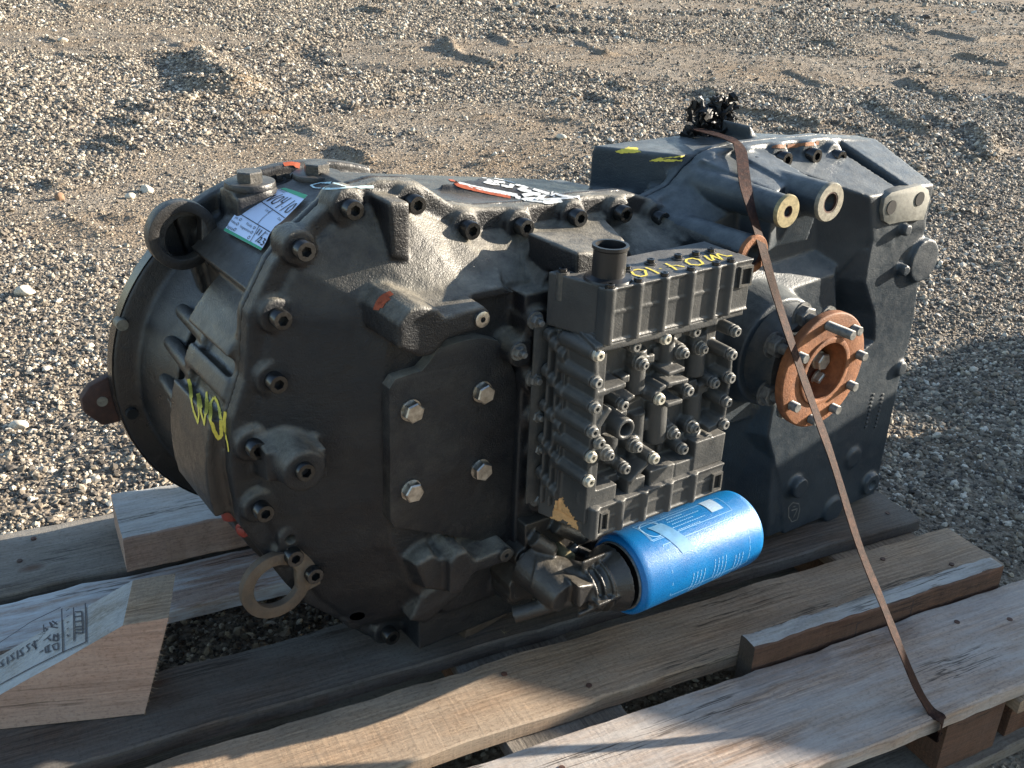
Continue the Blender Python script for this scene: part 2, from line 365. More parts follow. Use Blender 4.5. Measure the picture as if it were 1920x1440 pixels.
bb = bump(n, l, vo2.outputs['Distance'], .6, .010); bb = bump(n, l, vo.outputs['Distance'], .6, .006, bb); bb = bump(n, l, t2.outputs[0], .5, .004, bb); l.new(bb, b.inputs['Normal']); M['ground'] = m
put('ground', grid_mesh('ground', -7, 19, -4, 20, .04), M['ground'], kind='structure')
def far_h(X, Y):
    inside = (X > -6.5) & (X < 18.5) & (Y > -3.5) & (Y < 19.5)
    return vnoise(X, Y, .2, 9) * .1 - np.where(inside, .35, .02)
put('ground_beyond', grid_mesh('ground_beyond', -120, 140, -100, 160, 2.0, 0, far_h), M['ground'], kind='structure')

def stone_mesh(name, seed, sub=2):
    bm = bmesh.new(); bmesh.ops.create_icosphere(bm, subdivisions=sub, radius=1)
    r = np.random.default_rng(seed); pl = [(Vector(r.normal(size=3)).normalized(), r.uniform(.55, .9)) for _ in range(7)]
    sc = (r.uniform(.85, 1.25), r.uniform(.7, 1.0), r.uniform(.5, .8))
    for v in bm.verts:
        for d, h in pl:
            t = v.co.dot(d)
            if t > h: v.co -= d * (t - h)
        v.co = Vector((v.co.x * sc[0], v.co.y * sc[1], v.co.z * sc[2])) * (1 + .06 * noise.noise(v.co * 2 + Vector((seed, 0, 0))))
    me = bpy.data.meshes.new(name); bm.to_mesh(me); bm.free(); return me
m, n, l, b = mat('yard_stone'); oi = n.new('ShaderNodeObjectInfo'); tc = n.new('ShaderNodeTexCoord')
c = ramp(n, l, oi.outputs['Random'], [(0, (.035, .032, .030)), (.2, (.08, .070, .058)), (.42, (.17, .14, .105)), (.62, (.25, .215, .165)), (.8, (.38, .32, .235)), (.92, (.52, .47, .38)), (1, (.66, .61, .52))])
t = tex(n, l, 2.5, 5, .7, tc.outputs['Object']); c = mix(n, l, ramp(n, l, t.outputs[0], [(.35, (.0,) * 3), (.7, (.5,) * 3)]), c, (.09, .07, .05))
l.new(c, b.inputs['Base Color']); b.inputs['Roughness'].default_value = .8; M['stone'] = m
pale = flat('pale_stone', (.50, .45, .36), .8, var=.25, scale=90)
brown = flat('brown_stone', (.20, .12, .07), .85, var=.3, scale=90)
ST = []
for k, (px, py, r, lab, mm) in enumerate([(48, 551, .034, 'large pale cream stone at the left edge of the yard', pale), (112, 372, .028, 'brown knobbly stone on the gravel near the left edge', brown),
        (276, 353, .032, 'pale stone, right one of the pair left of the gearbox top', pale), (245, 366, .026, 'flat pale stone, left one of the pair left of the gearbox top', pale),
        (118, 78, .045, 'lone stone on the smooth gravel at the far upper left', pale), (1052, 262, .028, 'grey stone right of the dark trough behind the gearbox', pale), (35, 798, .020, 'pale stone left of the bell housing tab', pale)]):
    g = ground_xy(px, py); me = stone_mesh('stone', 40 + k, 3)
    for v in me.vertices: v.co *= r
    me.shade_smooth()
    ST.append(put('stone', me, mm, loc=(g[0], g[1], float(height(np.array([g[0]]), np.array([g[1]]))[0]) + r * .3), rot=(0, 0, k), label=lab, cat='stone'))
# gravel: stones laid as instances on points, one object
def gravel():
    pts = []
    C = np.array([0, 0]); view = GR[:2, 2] / np.linalg.norm(GR[:2, 2]); side = np.array([view[1], -view[0]])
    bands = [(1.15, 3.4, 21000, .0047), (3.4, 5.2, 12500, .0060), (5.2, 8.0, 6500, .0080), (8.0, 13.5, 2600, .0108), (13.5, 19, 500, .02)]
    for d0, d1, dens, r in bands:
        w0 = -.62 * d1 - .5; w1 = .62 * d1 + .5
        nn = int((d1 - d0) * (w1 - w0) * dens); D = rng.uniform(d0, d1, nn); Wd = rng.uniform(w0, w1, nn)
        k = np.abs(Wd) < .60 * D + .45
        D, Wd = D[k], Wd[k]; q = D[:, None] * view + Wd[:, None] * side
        fine = vnoise(q[:, 0], q[:, 1], .55, 21) + .5 * vnoise(q[:, 0], q[:, 1], 1.7, 22) + .016 * (q[:, 0] - 4) * (q[:, 1] > 3)
        keep = rng.random(len(q)) > np.clip((fine + .03) * 2.4, 0, .62)
        q = q[keep]; f = fine[keep]; s = r * np.exp(rng.normal(0, .46, len(q))) * np.where(f > .10, .66, 1.0)
        s = np.minimum(s, r * 3.2)
        pts.append(np.column_stack([q, height(q[:, 0], q[:, 1]) + s * rng.uniform(-.35, .35, len(q)), s]))
    return np.concatenate(pts)
G = gravel(); print('stones', len(G))
me = bpy.data.meshes.new('gravel'); me.vertices.add(len(G)); me.vertices.foreach_set('co', G[:, :3].ravel())
a = me.attributes.new('sc', 'FLOAT', 'POINT'); a.data.foreach_set('value', G[:, 3].astype(np.float32))
a = me.attributes.new('rot', 'FLOAT_VECTOR', 'POINT'); rr = rng.uniform(0, 6.283, (len(G), 3)); rr[:, :2] = rng.normal(0, .55, (len(G), 2)); a.data.foreach_set('vector', rr.astype(np.float32).ravel())
a = me.attributes.new('idx', 'INT', 'POINT'); a.data.foreach_set('value', rng.integers(0, 5, len(G)).astype(np.int32))
me.update()
go = put('gravel', me, None, kind='stuff'); go['label'] = 'loose grey and tan gravel covering the yard'; go['category'] = 'gravel'
for k in range(5):                                    # five shapes of pebble; each also lies on the yard as a real stone
    px, py = [(118, 468), (700, 300), (1840, 560), (1480, 140), (1875, 900)][k]; g = ground_xy(px, py); sm = stone_mesh('pebble', k + 1, 1)
    o = put('pebble', sm, M['stone'], loc=(g[0], g[1], float(height(np.array([g[0]]), np.array([g[1]]))[0]) + .006), rot=(0, 0, k), cat='pebble',
            label=['angular grey pebble on the gravel far left, above the cream stone', 'small pebble on the gravel behind the left end of the gearbox', 'pebble on sunlit gravel by the right edge above the shadow', 'pebble on the fine gravel behind the black film bundle', 'pebble on shaded gravel at the right edge beyond the pallet'][k]); o.scale = (.016,) * 3; ST.append(o)
PEB = ST[-5:]
ng = bpy.data.node_groups.new('scatter', 'GeometryNodeTree')
ng.interface.new_socket('Geometry', in_out='INPUT', socket_type='NodeSocketGeometry'); ng.interface.new_socket('Geometry', in_out='OUTPUT', socket_type='NodeSocketGeometry')
gi = ng.nodes.new('NodeGroupInput'); gout = ng.nodes.new('NodeGroupOutput'); L = ng.links
g2i = ng.nodes.new('GeometryNodeGeometryToInstance')
for o in reversed(PEB):
    inf = ng.nodes.new('GeometryNodeObjectInfo'); inf.inputs['Object'].default_value = o; inf.transform_space = 'ORIGINAL'
    L.new(inf.outputs['Geometry'], g2i.inputs[0])
iop = ng.nodes.new('GeometryNodeInstanceOnPoints'); m2p = ng.nodes.new('GeometryNodeMeshToPoints')
L.new(gi.outputs[0], m2p.inputs[0]); L.new(m2p.outputs[0], iop.inputs['Points']); L.new(g2i.outputs[0], iop.inputs['Instance']); iop.inputs['Pick Instance'].default_value = True
def na(nm, ty):
    x = ng.nodes.new('GeometryNodeInputNamedAttribute'); x.data_type = ty; x.inputs[0].default_value = nm
    return [o_ for o_ in x.outputs if o_.name == 'Attribute' and o_.enabled][0]
L.new(na('idx', 'INT'), iop.inputs['Instance Index']); L.new(na('sc', 'FLOAT'), iop.inputs['Scale']); L.new(na('rot', 'FLOAT_VECTOR'), iop.inputs['Rotation'])
L.new(iop.outputs[0], gout.inputs[0])
md = go.modifiers.new('scatter', 'NODES'); md.node_group = ng


# ================================================================== gearbox
GB = root('gearbox', (.95, 1.1, .14), 'large black and dark grey gearbox lying on its side, strapped down on the wooden pallet', 'gearbox')
CAST = []
def part(name, mb, mt, parent=None, **k):
    parent = parent or GB
    kw = {q: k.pop(q) for q in ('label', 'kind') if q in k}
    o = put(name, mb.mesh(name, **k), mt, parent, **kw)
    return o
# --- joint between the two halves (x, z) outline
BZ = [(.468, .774), (.531, .814), (.615, .81), (.695, .767), (.78, .759), (.87, .76), (.952, .755), (1.026, .737), (1.078, .746), (1.139, .793), (1.207, .80), (1.277, .80), (1.347, .799), (1.41, .79),
      (.435, .696), (.425, .617), (.394, .536), (.397, .447), (.433, .367), (.459, .33), (.573, .18)]
OUT = [(.60, .165), (.545, .175), (.50, .225), (.455, .27), (.43, .31), (.405, .36), (.375, .42), (.368, .50), (.375, .57), (.395, .62), (.405, .70), (.438, .755), (.472, .788), (.53, .830), (.58, .838), (.63, .832),
       (.68, .797), (.73, .785), (.80, .780), (.90, .781), (.985, .775), (1.03, .760), (1.075, .772), (1.10, .795), (1.14, .818), (1.20, .823), (1.30, .823), (1.40, .82), (1.46, .813), (1.53, .805), (1.575, .775),
       (1.60, .68), (1.595, .40), (1.585, .16), (1.30, .152), (1.05, .165), (.80, .165)]
OX = np.array(OUT); 
def shrink(poly, d):
    q = []; n_ = len(poly)
    for i in range(n_):
        a, b_, c_ = np.array(poly[i - 1]), np.array(poly[i]), np.array(poly[(i + 1) % n_])
        t = (c_ - a); t = t / (np.linalg.norm(t) + 1e-9); nrm = np.array([-t[1], t[0]])
        q.append(tuple(b_ - nrm * -d))
    return q
area = sum(OX[i - 1][0] * OX[i][1] - OX[i][0] * OX[i - 1][1] for i in range(len(OX)))
SGN = 1 if area > 0 else -1
def inset(poly, d): return shrink(poly, d * SGN)

fh = MB()                                             # front half
fh.prism(OUT, 1.076, 1.0985)
for (x, z) in BZ: fh.cyl((x, 1.064, z), (x, 1.0985, z), .0215, .0235, 18)
# the round left cover swelling out to its flat face
A = [(.60, .185), (.53, .205), (.475, .275), (.435, .35), (.405, .43), (.40, .52), (.41, .60), (.43, .69), (.465, .75), (.53, .805), (.60, .81), (.66, .778), (.73, .752), (.85, .745), (.97, .735), (1.01, .70), (1.02, .45), (1.0, .20), (.8, .18)]
B1 = [(.625, .205), (.575, .23), (.525, .29), (.485, .36), (.462, .44), (.455, .52), (.46, .60), (.475, .68), (.505, .735), (.555, .765), (.60, .765), (.655, .748), (.73, .735), (.85, .728), (.95, .715), (.99, .68), (1.0, .45), (.98, .22), (.8, .20)]
B2 = [(.64, .225), (.61, .25), (.575, .30), (.55, .37), (.54, .44), (.537, .52), (.538, .59), (.545, .645), (.56, .69), (.59, .71), (.62, .715), (.66, .712), (.72, .708), (.79, .70), (.86, .69), (.90, .66), (.90, .45), (.88, .25), (.8, .225)]
r3 = lambda q, y: [(p_[0], y, p_[1]) for p_ in q]
fh.loft([r3(A, 1.095), r3(B1, 1.055), r3(B2, 1.004)])
fh.loft([r3(A, 1.095), r3(A, 1.07), r3(B2, 1.01)])
fh.prism([XZ(px, py, 1.03) for px, py in ((728, 378), (767, 378), (767, 486), (735, 484))], 1.028, 1.09)     # upright lug above the cover
fh.loft([[(.545, .985, .712), (.70, .985, .712), (.72, .985, .700), (.545, .985, .700)], [(.54, 1.06, .73), (.74, 1.06, .73), (.74, 1.06, .69), (.54, 1.06, .69)]])
nose = [(747, 610), (768, 583), (790, 573), (823, 580), (835, 594), (907, 573), (921, 587), (913, 613), (840, 637), (813, 667), (787, 671), (768, 663), (747, 653)]
nz = [XZ(px, py, .945) for px, py in nose]
fh.loft([r3(nz, .945), r3([(x - .004, z + .004) for x, z in nz], 1.03)])
nose2 = [(845, 1056), (860, 1038), (878, 1034), (892, 1052), (957, 1026), (969, 1037), (957, 1052), (890, 1078), (867, 1112), (845, 1116)]
nz = [XZ(px, py, .955) for px, py in nose2]; fh.loft([r3(nz, .955), r3([(x - .006, z + .01) for x, z in nz], 1.04)])
fh.loft([r3([XZ(*q, .97) for q in ((780, 1060), (812, 1040), (845, 1060), (845, 1110), (800, 1105))], .97), r3([XZ(*q, .99) for q in ((760, 1060), (812, 1020), (850, 1060), (850, 1110), (780, 1110))], 1.03)])
# oblique rib and foot under the cover
fh.loft([[P(770, 1165, y=1.0), P(790, 1120, y=1.0), P(880, 1070, y=.99), P(870, 1110, y=.99), P(800, 1170, y=1.0)], [P(770, 1165, y=1.0) + [0, .09, 0], P(790, 1120, y=1.0) + [0, .09, 0], P(880, 1070, y=.99) + [0, .09, 0], P(870, 1110, y=.99) + [0, .09, 0], P(800, 1170, y=1.0) + [0, .09, 0]]])
fh.prism([(.60, .165), (.60, .26), (.80, .26), (.80, .165)], 1.02, 1.09)
# plug boss on the left slope, with its web
c = P(573, 885, y=1.0); fh.cyl(c, c + [0, .09, 0], .027, .036, 24)
w_ = P(530, 872, y=1.03); fh.loft([[w_ + [-.02, 0, .022], w_ + [.05, -.02, .018], w_ + [.05, -.02, -.022], w_ + [-.02, 0, -.018]], [w_ + [-.02, .06, .03], w_ + [.05, .06, .03], w_ + [.05, .06, -.03], w_ + [-.02, .06, -.03]]])
fh.cyl(P(672, 1158, y=1.07), P(672, 1158, y=1.07) + [0, .03, 0], .02)
fh.cyl(P(545, 1010, y=1.06), P(545, 1010, y=1.06) + [0, .03, 0], .016)
# pad that carries the valve block, scalloped for its nuts
fh.box(.728, 1.03, .975, 1.08, .245, .70)
NUTS = [(1012, 605), (980, 664), (1008, 714), (1012, 783), (1016, 844), (1018, 889), (1014, 940), (1003, 996), (984, 1046), (972, 1114)]
for (px, py) in NUTS: q = P(px, py, y=.965); fh.cyl((q[0], .966, q[2]), (q[0], 1.0, q[2]), .019, .022, 16)
fh.prism([XZ(*q, .968) for q in ((992, 590), (1040, 590), (1040, 960), (1000, 960), (1000, 700), (972, 670))], .969, .99)
# block behind the port tube and the shoulder right of it
fh.loft([r3([XZ(*q, .93) for q in ((1082, 474), (1172, 470), (1168, 530), (1080, 530))], .93), r3([XZ(*q, .93) for q in ((1078, 474), (1172, 470), (1168, 530), (1080, 530))], 1.03)])
fh.loft([r3([(.76, .70), (.80, .742), (.90, .742), (.93, .70)], .99), r3([(.74, .68), (.78, .752), (.93, .752), (.96, .68)], 1.08)])
fh.loft([r3([(.93, .70), (.98, .71), (1.05, .69), (1.05, .45), (.93, .45)], .985), r3([(.93, .72), (.98, .745), (1.09, .73), (1.09, .45), (.93, .45)], 1.08)])
# drop box on the right
fh.loft([r3([(1.01, .17), (1.01, .72), (1.10, .745), (1.25, .765), (1.56, .745), (1.57, .16)], 1.02), r3([(1.0, .16), (1.0, .735), (1.10, .79), (1.25, .80), (1.58, .785), (1.59, .155)], 1.09)])
FACE = [(1642, 400), (1738, 400), (1714, 600), (1692, 690), (1640, 925), (1470, 1003), (1462, 900), (1440, 820), (1450, 760), (1520, 700), (1590, 680), (1640, 640), (1640, 590), (1622, 530), (1632, 470)]
fz = [XZ(*q, .96) for q in FACE]; fzb = [(x - .045 if i >= 6 else x + .004, z) for i, (x, z) in enumerate(fz)]
fh.loft([r3(fz, .96), r3(fzb, 1.04)])
fh.loft([r3([(1.27, .155), (1.50, .155), (1.50, .40), (1.24, .40)], .962), r3([(1.20, .155), (1.52, .155), (1.52, .47), (1.12, .47)], 1.04)])
fh.loft([r3([(1.09, .50), (1.12, .60), (1.36, .62), (1.40, .50), (1.30, .40), (1.12, .40)], .985), r3([(1.06, .46), (1.06, .66), (1.44, .68), (1.44, .42), (1.30, .36), (1.06, .36)], 1.04)])
fh.loft([r3([XZ(*q, .955) for q in ((1655, 372), (1735, 352), (1740, 430), (1655, 440))], .957), r3([XZ(*q, .955) for q in ((1645, 366), (1740, 345), (1745, 440), (1640, 450))], 1.05)])
# top of the drop box: broad deck and its ribs
fh.loft([[(1.385, .962, .728), (1.545, .962, .726), (1.545, .962, .64), (1.405, .962, .68)], [(1.26, 1.08, .780), (1.545, 1.08, .778), (1.545, 1.08, .45), (1.30, 1.08, .45)]])
fh.loft([[(1.375, .958, .752), (1.461, .958, .751), (1.461, .958, .66), (1.405, .958, .68)], [(1.235, 1.08, .803), (1.424, 1.08, .803), (1.424, 1.08, .60), (1.30, 1.08, .60)]])
fh.loft([[(1.474, .958, .757), (1.545, .958, .752), (1.545, .958, .68), (1.474, .958, .68)], [(1.438, 1.08, .812), (1.535, 1.08, .806), (1.55, 1.08, .66), (1.438, 1.08, .66)]])
def tube(front, r, back, rb): fh.cyl(front, back, r, rb, 24)
yb, rb_, db = P(1478, 397, y=.90), P(1558, 380, y=.90), P(1415, 478, y=.90)
tube(yb + [0, .004, 0], .0215, (yb[0] + .0, 1.08, yb[2] - .0), .025); tube(rb_ + [0, .004, 0], .027, (rb_[0], 1.08, rb_[2] - .003), .029); tube(db + [0, .004, 0], .026, (db[0] - .01, 1.08, db[2] - .005), .029)
fh.loft([[(yb[0] + .025, .945, .79), (yb[0] + .07, .965, .792), (yb[0] + .07, .965, .70), (yb[0] + .025, .945, .70)], [(yb[0] + .0, 1.08, .812), (yb[0] + .07, 1.08, .812), (yb[0] + .07, 1.08, .70), (yb[0], 1.08, .70)]])
fh.loft([[(rb_[0] - .022, .93, .79), (rb_[0] + .024, .93, .79), (rb_[0] + .04, .96, .70), (rb_[0] - .03, .96, .70)], [(rb_[0] - .02, 1.08, .818), (rb_[0] + .05, 1.08, .815), (rb_[0] + .05, 1.08, .70), (rb_[0] - .03, 1.08, .70)]])
fh.loft([[(1.02, 1.0, .72), (1.10, 1.0, .745), (1.16, 1.0, .75), (1.16, 1.0, .6), (1.02, 1.0, .6)], [(1.02, 1.08, .74), (1.11, 1.08, .79), (1.17, 1.08, .80), (1.17, 1.08, .6), (1.02, 1.08, .6)]])
# bosses and small lumps on the drop box
q = P(1730, 480, y=.97); fh.cyl((q[0] - .022, .950, q[2]), (q[0] - .022, 1.03, q[2]), .038, .042, 32)
for (px, py) in ((1722, 436), (1718, 512)): q = P(px, py, y=.93); fh.cyl((q[0] - .006, .944, q[2]), (q[0] - .006, .99, q[2]), .010, .012, 14)
for (px, py, r, d) in ((1490, 910, .019, .016), (1598, 858, .020, .006), (1628, 905, .022, .010), (1560, 955, .026, .006), (1686, 690, .014, .008)):
    q = P(px, py, y=.96); fh.cyl((q[0], .96 - d, q[2]), (q[0], 1.0, q[2]), r, r + .003, 20)
fh.cyl((1.20, .945, .53), (1.20, 1.04, .53), .088, .105, 40)
fh.box(1.0, 1.12, .99, 1.05, .34, .70)
ct = MB()
for c_, rad in ((yb, .0085), (rb_, .0155), (db, .0165)): ct.cyl((c_[0], c_[1] - .02, c_[2]), (c_[0], c_[1] + .09, c_[2]), rad, n=28)
for (px, py, r) in ((1627, 905, .010), (672, 1158, .0095), (545, 1012, .007)): q = P(px, py, y=.96 if px > 900 else 1.06); ct.cyl((q[0], q[1] - .04, q[2]), (q[0], q[1] + .06, q[2]), r, n=20)
front = part('front_housing', fh, M['front'], remesh=.0032, smooth=3, cut=ct); CAST.append(front)

rh = MB()                                             # rear half
rh.prism(OUT, 1.1005, 1.113)
for (x, z) in BZ: rh.cyl((x, 1.1005, z), (x, 1.116, z), .018, .016, 16)
rh.lathe((.63, 0, .48), [(1.12, 0), (1.12, .262), (1.20, .264), (1.25, .258), (1.27, .232), (1.34, .21), (1.40, .205), (1.40, 0)], 64)
rh.prism([(.60, .17), (.60, .80), (1.0, .745), (1.05, .60), (1.05, .17)], 1.115, 1.30)
# raised ribs along the left flank of the drum
for a0, a1, rr_ in ((118, 147, .292), (152, 158, .276), (163, 192, .282), (94, 132, .3135)):
    pts_ = [(.63 + rr_ * math.cos(R_(a0 + (a1 - a0) * i / 6)), .48 + rr_ * math.sin(R_(a0 + (a1 - a0) * i / 6))) for i in range(7)]
    inn = [(.63 + .22 * math.cos(R_(a)), .48 + .22 * math.sin(R_(a))) for a in (a1, a0)]
    rh.prism(pts_ + inn, 1.108, 1.315 if rr_ > .31 else 1.245)
for a in (149, 160, 173): rh.cyl((.63 + .262 * math.cos(R_(a)), 1.22, .48 + .262 * math.sin(R_(a))), (.63 + .25 * math.cos(R_(a)), 1.36, .48 + .25 * math.sin(R_(a))), .012, .011, 14)
# top of the bell: cast rim and the two plug pads
arc = [(.60 + .322 * math.cos(R_(a)), .48 + .322 * math.sin(R_(a))) for a in range(70, 128, 5)]
rh.prism(arc + [(.62 - .17, .60), (.62 + .10, .60)], 1.345, 1.37)
arc = [(.62 + .30 * math.cos(R_(a)), .48 + .30 * math.sin(R_(a))) for a in range(60, 128, 6)]
rh.prism(arc + [(.46, .60), (.78, .60)], 1.25, 1.35)
for (px, py) in ((468, 345), (594, 330)):
    q = P(px, py, z=.790); rh.cyl((q[0], q[1], .70), (q[0], q[1], .790), .036, .034, 24); rh.box(q[0] - .032, q[0] + .034, q[1] - .034, q[1] + .03, .70, .782)
# deck between drum and drop box, raised pad on it
rh.loft([[(.60, 1.12, .765), (1.06, 1.12, .75), (1.06, 1.12, .3), (.60, 1.12, .3)], [(.60, 1.34, .735), (1.06, 1.34, .73), (1.06, 1.34, .3), (.60, 1.34, .3)]])
q = [P(817, 345, z=.79), P(905, 331, z=.79), P(1092, 366, z=.768), P(992, 386, z=.762)]
q[3][1] = max(q[3][1], 1.105)
rh.loft([[(p_[0], p_[1], .70) for p_ in q], [(p_[0], p_[1], p_[2] - .008) for p_ in q], [tuple(np.array(q).mean(0) + (p_ - np.array(q).mean(0)) * .95) for p_ in q]])
# tall square block at the top right, its side sloping out at the foot
rh.loft([[(1.03, 1.225, .81), (1.30, 1.225, .812), (1.34, 1.225, .3), (1.00, 1.225, .3)], [(1.10, 1.105, .813), (1.44, 1.105, .812), (1.46, 1.105, .3), (1.06, 1.105, .3)]])
rh.loft([[(1.02, 1.23, .70), (1.10, 1.23, .70), (1.10, 1.23, .3), (.95, 1.23, .3)], [(1.08, 1.12, .745), (1.12, 1.12, .745), (1.12, 1.12, .3), (1.02, 1.12, .3)]])
rh.box(1.06, 1.575, 1.11, 1.135, .15, .76)
q = P(1404, 272, z=.81); rh.loft([[(q[0] + .0, q[1], .79), (q[0] + .05, q[1], .79), (q[0] + .05, q[1] + .06, .79), (q[0], q[1] + .06, .79)], [(q[0] - .005, q[1], .84), (q[0] + .0, q[1], .84), (q[0] + .0, q[1] + .06, .84), (q[0] - .005, q[1] + .06, .84)]])
ct = MB()
for poly in (((439, 740), (452, 728), (463, 713), (482, 745), (478, 770), (466, 800), (452, 797), (437, 778)), ((430, 711), (449, 712), (446, 723))):
    ct.loft([[P(*q, x=.335) + [-.03, 0, 0] for q in poly], [P(*q, x=.335) + [.07, .0, 0] for q in poly]])
rear = part('rear_housing', rh, M['black'], remesh=.0034, smooth=4, cut=ct); CAST.append(rear)

for o_ in (front, rear):                               # the drop box is painted blue-grey
    o_.data.materials.append(M['grey']); me_ = o_.data; cen = np.empty(len(me_.polygons) * 3); me_.polygons.foreach_get('center', cen); cen = cen.reshape(-1, 3)
    mi = np.where(cen[:, 0] > 1.045 - .25 * np.clip(cen[:, 2] - .68, -.3, .1), 1, 0).astype(np.int32); me_.polygons.foreach_set('material_index', mi); me_.update()
bl = MB()
bl.lathe((.60, 0, .48), [(1.425, .238), (1.432, .272), (1.458, .272), (1.458, .205), (1.38, .19), (1.325, .20), (1.325, .216), (1.36, .222)], 96)
bl.lathe((.60, 0, .48), [(1.37, .0), (1.37, .20), (1.38, .20), (1.38, 0)], 48, closed=True)
bell = part('bell_housing', bl, M['black'], remesh=.0034, smooth=2); CAST.append(bell)
rim = MB().lathe((.60, 0, .48), [(1.4335, .2715), (1.4335, .2735), (1.457, .2735), (1.457, .2715)], 128)
part('flange_rim', rim, M['bolt'])
for (px, py) in ((229, 609), (248, 776), (350, 882), (281, 700)):
    q = P(px, py, y=1.424)
    part('rim_hole_disc', MB().cyl((q[0], 1.4215, q[2]), (q[0], 1.44, q[2]), .0085), M['machined' if py in (609, 882) else 'dark'])  # discs set on the rim; dark ones paint in the shade of holes
tab = [P(px, py, y=1.47) for px, py in ((150, 745), (165, 722), (205, 700), (236, 700), (262, 790), (235, 785), (190, 795), (155, 770))]
tb = MB().prism([(p_[0], p_[2]) for p_ in tab], 1.462, 1.478); part('mounting_tab', tb, M['rust_dark'], bevel=.003)
q = P(192, 753, y=1.461); part('tab_hole', MB().cyl((q[0], 1.4605, q[2]), (q[0], 1.47, q[2]), .008), M['machined'])

# --- screws
def socket_screw(r=.0119, h=.016, L=.012):
    b_ = MB(); n_ = 24; hexr = r * .56
    def ring(rad, y): return [(rad * math.cos(2 * math.pi * i / n_), y, rad * math.sin(2 * math.pi * i / n_)) for i in range(n_)]
    def hexa(y):
        o_ = []
        for i in range(n_):
            t = 2 * math.pi * i / n_; k = (t + math.pi / 6) % (math.pi / 3) - math.pi / 6; rad = hexr * math.cos(math.pi / 6) / math.cos(k); o_.append((rad * math.cos(t), y, rad * math.sin(t)))
        return o_
    return b_.loft([ring(r, h + L), ring(r, .0012), ring(r * .93, 0), hexa(0), hexa(h * .6)])
def hex_screw(r=.015, h=.010, fl=.0):
    b_ = MB(); H = lambda rad, y: [(rad * math.cos(math.pi / 3 * i + .3), y, rad * math.sin(math.pi / 3 * i + .3)) for i in range(6)]
    b_.loft([H(r, h), H(r, .0015), H(r * .88, 0)])
    if fl: b_.cyl((0, h, 0), (0, h + .003, 0), r * fl, n=20)
    return b_
def flange_screw(r, h):
    """hexalobular pan screw with washer rim"""
    b_ = MB(); n_ = 24
    R = lambda f, y: [(r * f * math.cos(2 * math.pi * i / n_), y, r * f * math.sin(2 * math.pi * i / n_)) for i in range(n_)]
    T = lambda y: [((r * (.34 + .07 * math.cos(6 * 2 * math.pi * i / n_))) * math.cos(2 * math.pi * i / n_), y, (r * (.34 + .07 * math.cos(6 * 2 * math.pi * i / n_))) * math.sin(2 * math.pi * i / n_)) for i in range(n_)]
    return b_.loft([R(1, h), R(1, h * .65), R(.8, h * .6), R(.78, h * .1), R(.68, 0), T(0), T(h * .6)])
ME = {k: v.mesh(k) for k, v in dict(socket=socket_screw(), hexs=hex_screw(.0138, .011, 1.06), nut=hex_screw(.0088, .007, 1.35), fl=flange_screw(.0085, .008), fl2=flange_screw(.0105, .010), stud=MB().cyl((0, -.006, 0), (0, .006, 0), .0045, n=14).cyl((0, -.007, 0), (0, -.006, 0), .0036, .0045, n=14),
      small=flange_screw(.0068, .006), bighex=hex_screw(.017, .013, 1.2)).items()}
def screw(key, p, mt, parent=None, name='screw', rot=None):
    base = ME[key]
    kk = key + mt.name
    if kk not in ME: ME[kk] = base.copy(); ME[kk].materials.append(mt)
    return put(name, ME[kk], mt, parent or GB, loc=Vector(p), rot=rot or (0, random.uniform(0, 6), 0))
for (x, z) in BZ: screw('socket', (x, 1.047, z), M['bolt'], front)
# worn bright rims on some heads
for i, (x, z) in enumerate(BZ):
    screw('socket', (x, 1.047, z), M['bolt'], front) if False else None
q = P(573, 885, y=.995); screw('socket', (q[0], .992, q[2]), M['bolt'], front, 'plug', None)
for (px, py) in NUTS[:7]: q = P(px, py, y=.955); screw('nut', (q[0], .956, q[2]), M['dull'], front, 'nut'); put('stud', ME['stud'] if ME['stud'].materials else ME['stud'], M['dull'], front, loc=Vector((q[0], .956, q[2])))
for (px, py) in NUTS[7:]: q = P(px, py, y=.955); screw('fl2', (q[0], .955, q[2]), M['dull'], front)

# --- the flat cover plate with four screws
pp = [(742, 712), (765, 704), (792, 696), (806, 680), (822, 655), (870, 640), (905, 634), (935, 640), (952, 668), (966, 700), (972, 760), (986, 1000), (978, 1026), (760, 992), (742, 990), (733, 978), (731, 730)]
plate = part('cover_plate', MB().prism([XZ(*q, .985) for q in pp], .986, 1.012), M['front'], bevel=.005)
for (px, py) in ((778, 775), (912, 740), (778, 925), (908, 885)): q = P(px, py, y=.975); screw('hexs', (q[0], .973, q[2]), M['steel'], plate)
q = P(903, 598, y=.944); part('plug', MB().lathe((q[0], .9405, q[2]), [(0, .0035), (0, .008), (.0006, .010), (.006, .010), (.006, .0035)], 24), M['steel'])
q = P(948, 1040, y=.954); part('plug', MB().lathe((q[0], .951, q[2]), [(0, .0035), (0, .008), (.0006, .010), (.006, .010), (.006, .0035)], 24), M['black'])
for (px, py) in ((772, 870 + 0), ): pass
